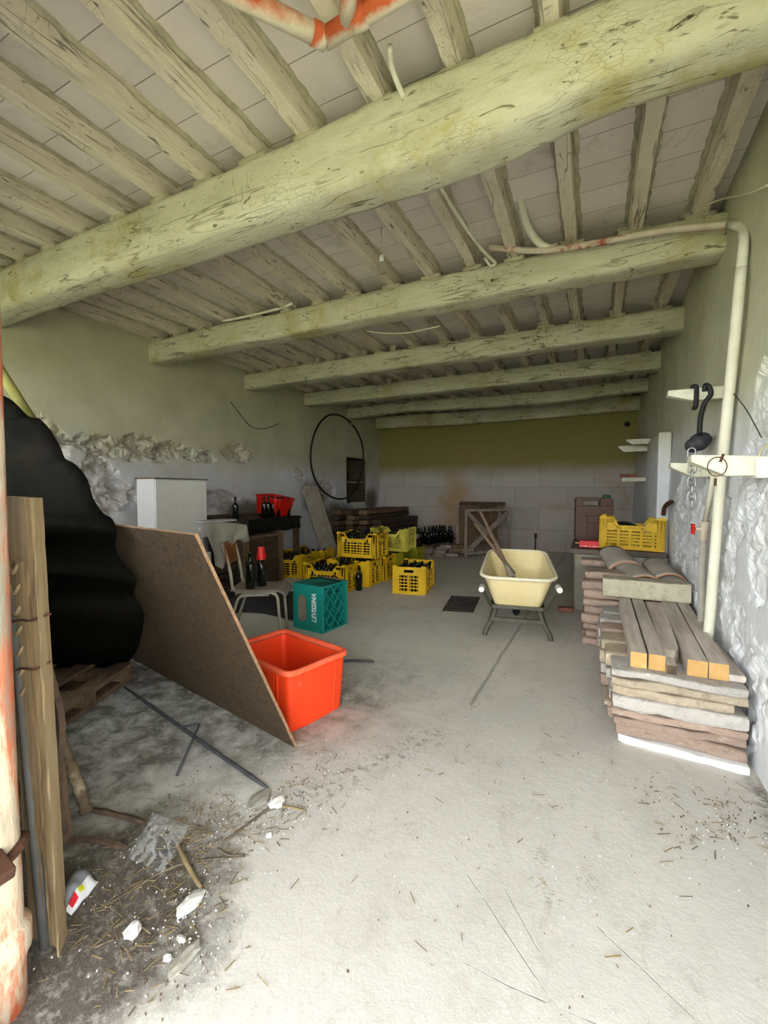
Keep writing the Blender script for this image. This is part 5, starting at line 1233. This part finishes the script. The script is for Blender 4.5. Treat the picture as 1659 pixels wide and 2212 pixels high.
# ------------------------------------------------------------------ the big stack of slabs at the right wall
def slab(label, group, x0, x1, yc, d, z0, z1, mat, seed, rz=0, amp=.007, rnd=None):
    m = MB(((x0 + x1) / 2, yc, (z0 + z1) / 2)); n = 14
    h = z1 - z0; sec = rrect(d, h, min(rnd or h * .25, h * .45, d * .45), 2); pts = []
    for k in range(n + 1):
        t_ = k / n; x = x0 + (x1 - x0) * t_; pts.append((x, yc + math.tan(rz) * (x - (x0 + x1) / 2), (z0 + z1) / 2))
    e_ = [1 - .08 * max(0, abs(2 * k / n - 1) - .86) / .14 for k in range(n + 1)]
    m.sweep(pts, sec, (-math.tan(rz) * 0, 1, 0), (0, 0, 1), amp, 5, seed, e_, amp * .6, 16)
    o = m.build('stone_slab', mat, bevel=.003); return tag(o, label, 'slab', group)
front = [(0, .034, 'marble', -.10, 'white marble slab at the very bottom of the stack front'), (.036, .088, 'stone_b', -.03, 'brown slab above the white one at the stack front'),
         (.09, .128, 'stone_b', 0, 'thin brown slab, third from the bottom of the stack front'), (.13, .165, 'stone_b', .01, 'reddish slab, fourth from the bottom of the stack front'),
         (.167, .235, 'stone_a', .02, 'thick pale slab in the middle of the stack front'), (.237, .282, 'stone_c', 0, 'buff slab near the top of the stack front'), (.284, .325, 'stone_c', .0, 'buff slab second from the top of the stack front'), (.327, .366, 'stone_a', .01, 'topmost pale slab of the stack front, under the timbers')]
for i, (z0, z1, mt_, rz_, lb) in enumerate(front):
    q = .098 + .016 * (7 - i) / 7 + (.02 if i < 1 else 0); slab(lb, 'slabs at the front of the stack', q, .635 - (.05 if i == 5 else 0), 2.50 - (.02 if i == 0 else 0), .22, z0 + .0005, z1 + .0015, mt_, i * 3.7, rz_, .011)
rs = random.Random(5); NMS = ['second', 'third', 'fourth', 'fifth', 'rearmost']
for c_ in range(5):
    z = 0; yc = 2.73 + .225 * c_; k = 0
    while z < .352:
        t_ = min(rs.uniform(.034, .085), .366 - z)
        if .366 - z - t_ < .03: t_ = .366 - z
        slab('slab in the ' + NMS[c_] + ' row of the stack, counted from the front', 'slabs in the %s row of the stack' % NMS[c_], rs.uniform(.055, .10) - .006 * c_, .555 if c_ in (1, 2) else .62, yc, .21, z, z + t_ - .002, rs.choice(('stone_a', 'stone_c', 'stone_b', 'stone_a', 'terracotta')), c_ * 20 + k, 0, .006, .018); z += t_; k += 1
# squared timbers on top of the stack
TZ0, TZ1 = .368, .446
tim = [((1362, 1399), (1338, 1362), 'leftmost squared timber with a sawn ochre end on the stack', 0), ((1401, 1440), (1365, 1390), 'second squared timber from the left with a sawn ochre end', 0), ((1441, 1464), (1394, 1424), 'split timber with a dark broken end between the ochre ended ones', 1),
       ((1485, 1531), (1429, 1462), 'third ochre ended timber, right of the split one', 0), ((1532, 1578), (1464, 1490), 'rightmost squared timber with a sawn ochre end', 0)]
for i, (f_, b_, lb, split) in enumerate(tim):
    yf = 2.46 - (.03 if split else 0); fa, fb = onY(f_[0], 1440, yf).x, onY(f_[1], 1440, yf).x; ba, bb_ = onY(b_[0], 1292, 3.68).x, onY(b_[1], 1292, 3.68).x
    fb -= .004; bb_ -= .004; m = MB((fa, yf, TZ0)); n = 22; vs = []; fs = []
    for k in range(n + 1):
        t_ = k / n; xa, xb = fa + (ba - fa) * t_, fb + (bb_ - fb) * t_
        if split and t_ > .12: xa -= .0; xb += .028 * min(1, (t_ - .12) / .05)
        z1_ = TZ1 - (.012 if split else 0) - (.02 if split and t_ < .12 else 0)
        for x, z in ((xa, TZ0), (xb, TZ0), (xb, z1_), (xa, z1_)):
            w_ = noise.noise_vector(Vector((x * 12, t_ * 7, z * 20 + i * 9))) * .0025; vs.append(V(x, yf + (3.70 - yf) * t_, z) + V(w_.x, 0, w_.z))
    for k in range(n):
        for j in range(4): fs.append((k * 4 + j, k * 4 + (j + 1) % 4, k * 4 + 4 + (j + 1) % 4, k * 4 + 4 + j))
    m.add(vs, fs); m.cur = 1; m.add([vs[0], vs[1], vs[2], vs[3]], [(3, 2, 1, 0)]); m.add(vs[-4:], [(0, 1, 2, 3)])
    tag(m.build('squared_timber', ['timber', 'dark_wood' if split else 'sawn_end'], bevel=0), lb, 'timber', 'timbers on the stack')
m = MB((.58, 2.5, .38)); m.sweep(lerp((.585, 2.47, .385), (.58, 2.95, .388), 8), rrect(.11, .03, .005, 1), (1, 0, 0), (0, 0, 1), .006, 4, 8); tag(m.build('flat_plank', 'timber'), 'flat dark plank along the wall side of the stack', 'plank')
q0, q1 = onY(1301, 1290, 3.64), onY(1494, 1290, 3.64); zc1 = onY(1400, 1258, 3.64).z
m = MB((q0.x, 3.74, .45)); m.sweep(lerp((q0.x, 3.74, (TZ1 + .004 + zc1) / 2), (min(q1.x, .64), 3.74, (TZ1 + .004 + zc1) / 2), 30), rrect(.16, zc1 - TZ1 - .004, .012, 2), (0, 1, 0), (0, 0, 1), .004, 6, 3, None, .004, 22)
tag(m.build('concrete_post', 'concrete'), 'mossy concrete post lying across the back of the timbers', 'post')
# bent tiles: stacked flat in the second pile, and loose on top
def coppo_mesh(name, mats, L_=.44, R0=.105, R1=.085, t_=.014):
    m = MB(); n = 14; k = 10; vs = []; fs = []
    for s_ in range(2):
        for j in range(k + 1):
            r_ = (R0 + (R1 - R0) * j / k) - s_ * t_
            for i in range(n + 1):
                a_ = PI * i / n * .94 + PI * .03; w_ = 1 + .02 * noise.noise(Vector((a_ * 2, j * .5, s_)))
                vs.append((r_ * math.cos(a_) * w_ * 1.12, -L_ / 2 + L_ * j / k, r_ * math.sin(a_) * w_ * .78))
    N = (k + 1) * (n + 1)
    for s_ in range(2):
        for j in range(k):
            for i in range(n):
                q = s_ * N + j * (n + 1) + i; f = (q, q + 1, q + n + 2, q + n + 1); fs.append(f if s_ == 0 else f[::-1])
    ne = len(fs)
    for i in range(n): fs += [(i, N + i, N + i + 1, i + 1), (k * (n + 1) + i, k * (n + 1) + i + 1, N + k * (n + 1) + i + 1, N + k * (n + 1) + i)]
    for j in range(k):
        for i in (0, n): fs.append((j * (n + 1) + i, (j + 1) * (n + 1) + i, N + (j + 1) * (n + 1) + i, N + j * (n + 1) + i))
    m.add(vs, fs)
    for q in range(ne, len(fs)): m.mi[q] = 1
    return m.mesh(name, mats, True)
CO = coppo_mesh('bent_tile', ['roof_tile', 'tile_edge'])
def coppo(x, y, z, rz, rx, label, group, flip=False):
    o = bpy.data.objects.new('roof_tile', CO); COL.objects.link(o); o.location = (x, y, z); o.rotation_euler = (rx, PI if flip else 0, rz); return tag(o, label, 'tile', group)
rs = random.Random(9)
for c_ in range(4):
    z = 0; yc = 3.90 + .20 * c_; k = 0
    while z < .50 - .03 * (c_ == 0):
        t_ = rs.uniform(.055, .08); slab('terracotta block in the brown pile between stack and masonry bench', 'terracotta blocks in the brown pile', -.06 + rs.uniform(-.02, .02), .5, yc, .18, z, z + t_ - .003, 'terracotta', c_ * 13 + k + 200, 0, .007, .028); z += t_; k += 1
ct_z = .56
def at(px, py, y): return onY(px, py, y)
g_ = 'loose bent roof tiles'
def cop(px, py, y, rz, rx, lb, flip=False, s=1):
    q = onY(px, py, y); o = coppo(q.x, q.y, q.z - .035 * s, rz, rx, lb, g_, flip); o.scale = (s, 1, s); return o
cop(1338, 1205, 4.35, R(14), R(13), 'large grey bent tile lying on top of the brown pile', s=1.25)
cop(1372, 1234, 4.05, R(14), R(10), 'grey bent tile with a broken edge, just before the large one', s=1.1)
cop(1385, 1257, 3.98, R(14), R(8), 'bent tile wedged lowest behind the concrete post', s=1.05)
cop(1430, 1230, 4.12, R(8), R(10), 'upper bent tile with an orange edge at the right, by the wall', s=1.0)
cop(1443, 1247, 4.02, R(8), R(8), 'lower bent tile with an orange edge at the right, by the wall', s=1.0)
cop(1313, 1232, 4.25, R(14), R(16), 'upturned tile below the left edge of the large grey tile', True, 1.1)
for (px, py, w_, y, lb) in ((1302, 1240, .30, 4.02, 'pale terracotta slab lying under the loose bent tiles'), (1288, 1214, .22, 4.5, 'brown slab at the back corner of the brown pile')):
    q = onY(px, py, y); slab(lb, None, q.x - .13, q.x + w_, y, .2, q.z - .03, q.z + .03, 'terracotta', px, .0, .006)

# ------------------------------------------------------------------ right wall: pegs, chain, straps, pipes
def peg(label, y, tipx, zs, x_end=XR + .05, th=.08, dz=0):
    """tapered limewashed wooden bracket sticking out of the right wall; zs = (top at wall, bottom at wall, top at tip, bottom at tip)"""
    o = MB((XR, y, zs[0])); xm = tipx + (x_end - tipx) * .40
    poly = [(x_end, zs[0]), (x_end, zs[1]), (xm, zs[1]), (tipx, zs[3]), (tipx, zs[2])]
    o.prism(poly, lambda a_, b_, d: V(a_, y + d, b_), -th / 2, th / 2)
    for v in o.v: v += noise.noise_vector(v * 11) * .004
    return tag(o.build('wooden_bracket', 'white_wood', bevel=.006), label, 'bracket')
yA = 3.30; A_ = [onY(x, y, yA) for x, y in ((1535, 838), (1535, 864), (1441, 850), (1441, 854))]
peg('upper limewashed wooden bracket on the right wall, black straps looped over it', yA, A_[2].x, (A_[0].z, A_[1].z, A_[2].z + .01, A_[3].z - .01))
B_ = [onY(x, y, 3.24) for x, y in ((1532, 1004), (1532, 1030), (1446, 1000), (1446, 1010))]
peg('lower limewashed bracket behind the big one, tip pointing into the room', 3.24, B_[2].x, (B_[0].z, B_[1].z, B_[2].z, B_[3].z))
yC = 2.42; C_ = [onY(x, y, yC) for x, y in ((1640, 988), (1640, 1028), (1490, 984), (1490, 1000))]
peg('big nearest limewashed bracket with a wire loop, in front of the wall pipe', yC, C_[2].x, (C_[0].z, C_[1].z, C_[2].z, C_[3].z), th=.10)
m = MB(onY(1549, 1008, yC)); q = onY(1549, 1008, yC - .054); m.tube([q + V(.035 * math.cos(a_), 0, .035 * math.sin(a_) * 1.2) for a_ in [2 * PI * k / 18 for k in range(18)]], .002, 5, True); m.tube([q + V(.01, -.003, .02), q + V(.02, -.004, .055)], .005, 6); m.tube([q + V(-.0, .02, -.05), q + V(.0, .02, -.085)], .005, 6)
tag(m.build('wire_loop', 'rust'), 'rusty wire loop and nail on the face of the big bracket', 'wire')
q = onY(1493, 1060, 3.2)
cn = thing('hanging_chain', 'bright steel chain hanging below the brackets on the right wall', 'chain', tuple(onY(1494, 985, 3.2)))
y_ = 3.24 - .055; tops = [984, 1040, 1062, 1085] 
zt0 = onY(1494, 975, y_).z; q0 = onY(1494, 985, y_)
for k in range(8):
    zc_ = onY(1494, 980 + 15.5 * k, y_); m = MB(onY(1494, 985, 3.2)); h_ = .034; w_ = .020
    pts = [(w_ * math.cos(a_), (h_ - w_) * (1 if math.sin(a_) > 0 else -1) + w_ * math.sin(a_)) for a_ in [2 * PI * (j + .5) / 16 for j in range(16)]]
    m.tube([Vector((zc_.x, y_, zc_.z)) + (V(a_, 0, b_) if k % 2 == 0 else V(0, a_, b_)) for a_, b_ in pts], .0045, 7, True); m.build('link', 'steel', cn, smooth=True)
for i, (pts, r_, lb) in enumerate((([(1497, 838), (1496, 835), (1504, 836), (1504, 862), (1502, 880), (1495, 882)], .013, 'left black strap hooked over the upper bracket'), ([(1522, 845), (1524, 832), (1532, 836), (1535, 852), (1524, 868), (1519, 880), (1513, 905), (1511, 938)], .014, 'longer black strap hanging from the upper bracket'))):
    P_ = [onY(x, y, yA - .055) for x, y in pts]; m = MB(P_[0]); m.tube(spline(P_, 5), r_, 6); tag(m.build('rubber_strap', 'black_iron', smooth=True), lb, 'strap')
q = onY(1510, 955, 3.32); m = MB(q); n = 10
for dx, dz, s_ in ((0, 0, .055), (.02, .015, .045), (-.03, -.02, .045)): m.lathe([(s_ * math.sin(PI * k / 8) + .001, -s_ * math.cos(PI * k / 8)) for k in range(9)], 12, q + V(dx, 0, dz))
tag(m.build('rag_bundle', 'grey_tarp', smooth=True), 'dark bundle hanging below the black straps', 'bundle')
q = onX(1440, 1100, XR - .02); m = MB(q); m.tube(spline([onX(x, y, XR - .04) for x, y in ((1450, 1084), (1441, 1089), (1435, 1098), (1433, 1112))], 5), .020, 8); tag(m.build('iron_hook', 'rust', smooth=True), 'rusty bent iron hook on the right wall above the slotted crate', 'hook')
for (x0, y0, x1, y1, yy, lb) in ((1352, 948, 1395, 960, 7.2, 'upper small stone ledge on the far right wall'), (1335, 962, 1376, 976, 7.6, 'lower small stone ledge on the far right wall')):
    a_, b_ = onY(x0, y0 + 2, yy), onY(x1, y1, yy); m = MB(a_); m.prism([(XR + .03, a_.z), (XR + .03, b_.z), (a_.x + .08, b_.z), (a_.x, a_.z - .02), (a_.x, a_.z)], lambda p_, q_, d: V(p_, yy + d, q_), -.06, .06); tag(m.build('stone_ledge', 'white_wood', bevel=.005), lb, 'ledge')
a_, b_ = onY(1340, 1032, 7.6), onY(1386, 1040, 7.6); m = MB(a_); m.bb((a_.x + .02, 7.5, b_.z), (XR + .02, 7.68, a_.z)); tag(m.build('wall_ledge', 'white_wood', bevel=.004), 'small ledge carrying a brick on the far right wall', 'ledge')
m = MB(a_); m.bb((a_.x, 7.51, a_.z + .001), (XR - .09, 7.66, a_.z + .055)); tag(m.build('brick', 'brick', bevel=.005), 'red brick lying on the small ledge of the far right wall', 'brick')
q = onY(1355, 916, YB - .01); m = MB(q); m.tube([q + V(0, -.004, 0), q + V(0, .02, 0)], .05, 14); tag(m.build('vent_hole', 'dark_gap'), 'small round dark hole high in the back wall', 'hole')
# pipes
pr = thing('water_pipe', 'pale limewashed pipe along the second beam, turning down the right wall', 'pipe', tuple(onY(1430, 500, 3.34)))
o_ = onY(1430, 500, 3.34); m = MB(o_)
P_ = [onY(1058, 535, 3.30), onY(1190, 540, 3.31), onY(1430, 499, 3.31), onY(1575, 484, 3.25)]
m.tube(spline(P_, 6), .021, 12); m.build('rusty_run', 'pipe_rusty', pr, smooth=True)
P2 = [onY(1578, 484, 3.25), onY(1605, 490, 3.12)]; dn = [onX(1607, 520, .675), onX(1580, 800, .65), onX(1560, 1000, .625), onX(1535, 1310, .605)]; dn.append(dn[-1] + (dn[-1] - dn[-2]).normalized() * .57)
m = MB(o_); m.tube(bend([P_[-1], P2[1], dn[0], dn[1]], .06, 6), .024, 12); m.build('elbow', 'pipe', pr, smooth=True)
m = MB(o_); m.tube(spline([dn[0].lerp(dn[1], .2)] + dn[1:], 6), .026, 12); m.build('down_run', 'pipe', pr, smooth=True)
m = MB(o_); m.tube(spline([onY(1190, 540, 3.33), onY(1160, 520, 3.28), onY(1135, 478, 3.14), onY(1122, 420, 2.95), onY(1118, 395, 2.88)], 6), .026, 12); m.build('branch_pipe', 'pipe', pr, smooth=True)
m = MB(o_); q = onY(1188, 538, 3.33); m.tube([q - V(.05, 0, 0), q + V(.05, 0, 0)], .031, 12); m.build('tee', 'pipe_rusty', pr, smooth=True)
P_ = [onX(x, y, XR - .05) for x, y in ((1543, 1012), (1536, 1060), (1524, 1125))]; P3 = [onX(x, y, XR - .05) for x, y in ((1519, 1165), (1516, 1230), (1516, 1305))]; P3.append(V(P3[-1].x, P3[-1].y, .02))
tp_ = thing('supply_pipe', 'thin pale pipe with a small red valve, left of the wall pipe', 'pipe', tuple(P3[-1]))
m = MB(P3[-1]); m.tube(P_, .014, 10); m.build('upper_run', 'pipe', tp_, smooth=True); m = MB(P3[-1]); m.tube(P3, .021, 10); m.build('lower_run', 'grey_chunk', tp_, smooth=True)
m = MB(P3[-1]); m.tube([P_[-1], P3[0]], .022, 10); m.tube([P_[-1].lerp(P3[0], .45) + V(0, .0, 0), P_[-1].lerp(P3[0], .45) + V(-.045, 0, 0)], .012, 8); vb = m.build('valve_body', 'pipe_rusty', tp_)
m = MB(P3[-1]); q = P_[-1].lerp(P3[0], .45) + V(-.06, -.01, 0)
for k in range(6): a__ = k * PI / 3; m.tube([q, q + V(.0, .033 * math.cos(a__), .033 * math.sin(a__))], .009, 6)
m.build('handwheel', 'red', vb, smooth=True)
q = onX(1652, 1010, XR - .01); sw = thing('switch_box', 'pale plastic switch box at the right edge, cable leaving upwards', 'switch', tuple(q))
m = MB(q); m.box(q + V(-.012, 0, 0), (.04, .075, .09)); m.build('cover', 'white_side', sw, bevel=.006)
m = MB(q)
for dy in (-.018, .004): m.box(q + V(-.034, dy, .004), (.006, .012, .05))
m.build('rocker', 'white_wood', sw)
m = MB(q); m.tube(spline([q + V(-.02, 0, .045), q + V(-.02, -.05, .08), q + V(-.01, -.3, .12)], 5), .006, 6); m.build('cable', 'wire', sw, smooth=True)
# pipes under the ceiling near the door
z_ = 2.93; o_ = onZ(700, 85, z_); op = thing('ceiling_pipe', 'red-orange pipe splashed with whitewash, forking under the ceiling near the door', 'pipe', tuple(o_))
L0, M0, R0_ = onZ(520, -8, z_), onZ(702, 84, z_), onZ(850, -8, z_)
m = MB(o_); m.tube([L0 + (L0 - M0) * .6, L0, M0], .034, 14); m.build('left_run', 'pipe_orange', op, smooth=True)
m = MB(o_); m.tube([M0, R0_, R0_ + (R0_ - M0) * .6], .034, 14); m.build('right_run', 'pipe_orange', op, smooth=True)
q = M0.lerp(R0_, .35); m = MB(o_); m.tube([q, q + (onZ(746, -40, z_ + .03) - onZ(744, 50, z_ + .03))*1.5], .030, 12); m.build('riser', 'pipe_orange', op, smooth=True)
for a_, b_ in ((M0 - (M0 - L0).normalized() * .05, M0), (q + (R0_ - M0).normalized() * .02, q + (R0_ - M0).normalized() * .08)): m = MB(o_); m.tube([a_, b_], .038, 14); m.build('pipe_joint', 'pipe_orange', op, smooth=True)
q0, q1, q2 = onY(842, 100, 1.62), onY(848, 150, 1.70), onY(868, 205, 1.78); m = MB(q0); m.tube(spline([q0, q1, q2 + V(0, .03, 0)], 5), .012, 8); tag(m.build('conduit', 'pipe', smooth=True), 'short pale conduit beside a joist, ending on the nearest beam', 'pipe')
P_ = [onZ(943, 388, 2.99), onZ(985, 460, 2.99), onZ(1030, 525, 2.98), onZ(1058, 556, 2.97), onZ(1070, 568, 2.96), onZ(1060, 574, 2.97), onZ(1048, 558, 2.99)]; m = MB(P_[0]); m.tube(spline(P_, 6), .012, 8); tag(m.build('conduit', 'pipe', smooth=True), 'thin pale conduit running along a joist to the second beam, hooked at its end', 'pipe')
P_ = [onY(480, 694, 3.40), onY(540, 682, 3.40), onY(600, 667, 3.40), onY(632, 655, 3.40)]; m = MB(P_[0]); m.tube(spline(P_, 6), .012, 8); tag(m.build('conduit', 'pipe', smooth=True), 'short pale conduit along the top of the second beam at the left', 'pipe')
P_ = [onY(792, 715, 3.72), onY(830, 720, 3.72), onY(880, 719, 3.72), onY(930, 709, 3.72), onY(950, 704, 3.72)]; m = MB(P_[0]); m.tube(spline(P_, 6), .006, 6); tag(m.build('slack_cable', 'wire', smooth=True), 'slack pale cable hanging just below the second beam', 'cable')
P_ = [onY(1512, 448, 3.40), onY(1560, 430, 3.2), onX(1610, 420, XR - .04), onX(1665, 398, XR - .04)]; m = MB(P_[0]); m.tube(spline(P_, 6), .006, 6); tag(m.build('slack_cable', 'wire', smooth=True), 'pale cable from the second beam to the right wall', 'cable')
P_ = [onX(x, y, XL + .03) for x, y in ((498, 868), (515, 890), (535, 915), (555, 926), (580, 924), (603, 915))]; m = MB(P_[0]); m.tube(spline(P_, 6), .005, 6); tag(m.build('slack_cable', 'dark_wire', smooth=True), 'thin dark cable sagging on the left wall below the third beam', 'cable')
q = onZ(1580, 840, 0); P_ = [onX(x, y, XR - .015) for x, y in ((1585, 850), (1612, 885), (1645, 945))]; m = MB(P_[0]); m.tube(spline(P_, 5), .0025, 5); tag(m.build('slack_cable', 'dark_wire', smooth=True), 'thin slanting wire on the right wall beside the pipe', 'cable')
# bare light bulb
q = onY(825, 575, 2.85); bu = thing('light_bulb', 'bare unlit bulb hanging from the ceiling between the first two beams', 'lamp', tuple(q))
m = MB(); m.lathe([(.004, -.055), (.02, -.05), (.029, -.03), (.029, -.012), (.02, .012), (.013, .03)], 16); m.build('globe', 'bulb', bu, smooth=True)
m = MB(); m.lathe([(.014, .028), (.017, .03), (.017, .07), (.008, .08)], 12); m.build('socket', 'white_grip', bu, smooth=True)
m = MB(); m.tube([(0, 0, .075), (0, .0, ZC - q.z)], .003, 6); m.build('cord', 'wire', bu, smooth=True)

# ------------------------------------------------------------------ light and camera
wd = bpy.data.worlds.new('overcast_sky'); SC.world = wd; wd.use_nodes = True
nt = wd.node_tree; bg = nt.nodes['Background']
tc = nt.nodes.new('ShaderNodeTexCoord'); sp = nt.nodes.new('ShaderNodeSeparateXYZ'); nt.links.new(tc.outputs['Generated'], sp.inputs[0])
rp = nt.nodes.new('ShaderNodeValToRGB'); nt.links.new(sp.outputs[2], rp.inputs[0])
rp.color_ramp.elements[0].position = .0; rp.color_ramp.elements[0].color = (1.25, 1.27, 1.28, 1)
rp.color_ramp.elements[1].position = .7; rp.color_ramp.elements[1].color = (.52, .56, .60, 1)
nt.links.new(rp.outputs[0], bg.inputs[0]); bg.inputs[1].default_value = 1.0
sun = bpy.data.lights.new('lawn_bounce_sun', 'SUN'); sun.energy = 4.0; sun.angle = R(12); sun.color = (1, .96, .86)  # sun from behind the building, added to brighten the lawn's bounce
so = bpy.data.objects.new('lawn_bounce_sun', sun); COL.objects.link(so); so.rotation_euler = (R(-38), R(8), 0)

cam = bpy.data.cameras.new('camera'); co = bpy.data.objects.new('camera', cam); COL.objects.link(co)
cam.sensor_fit = 'VERTICAL'; cam.sensor_height = 24; cam.lens = FOC / 2212 * 24; cam.clip_start = .02
co.matrix_world = Matrix(((RT.x, UP.x, -FW.x, CAM.x), (RT.y, UP.y, -FW.y, CAM.y), (RT.z, UP.z, -FW.z, CAM.z), (0, 0, 0, 1)))
SC.camera = co
vs = SC.view_settings; vs.view_transform = 'Standard'; vs.look = 'None'; vs.gamma = 1; vs.use_curve_mapping = False; vs.exposure = 3.6
cy = SC.cycles; cy.use_denoising = True; cy.max_bounces = 6; cy.diffuse_bounces = 4; cy.glossy_bounces = 2; cy.transmission_bounces = 4
cy.use_adaptive_sampling = True; cy.adaptive_threshold = .12; cy.adaptive_min_samples = 16
cy.caustics_reflective = False; cy.caustics_refractive = False; cy.use_fast_gi = False
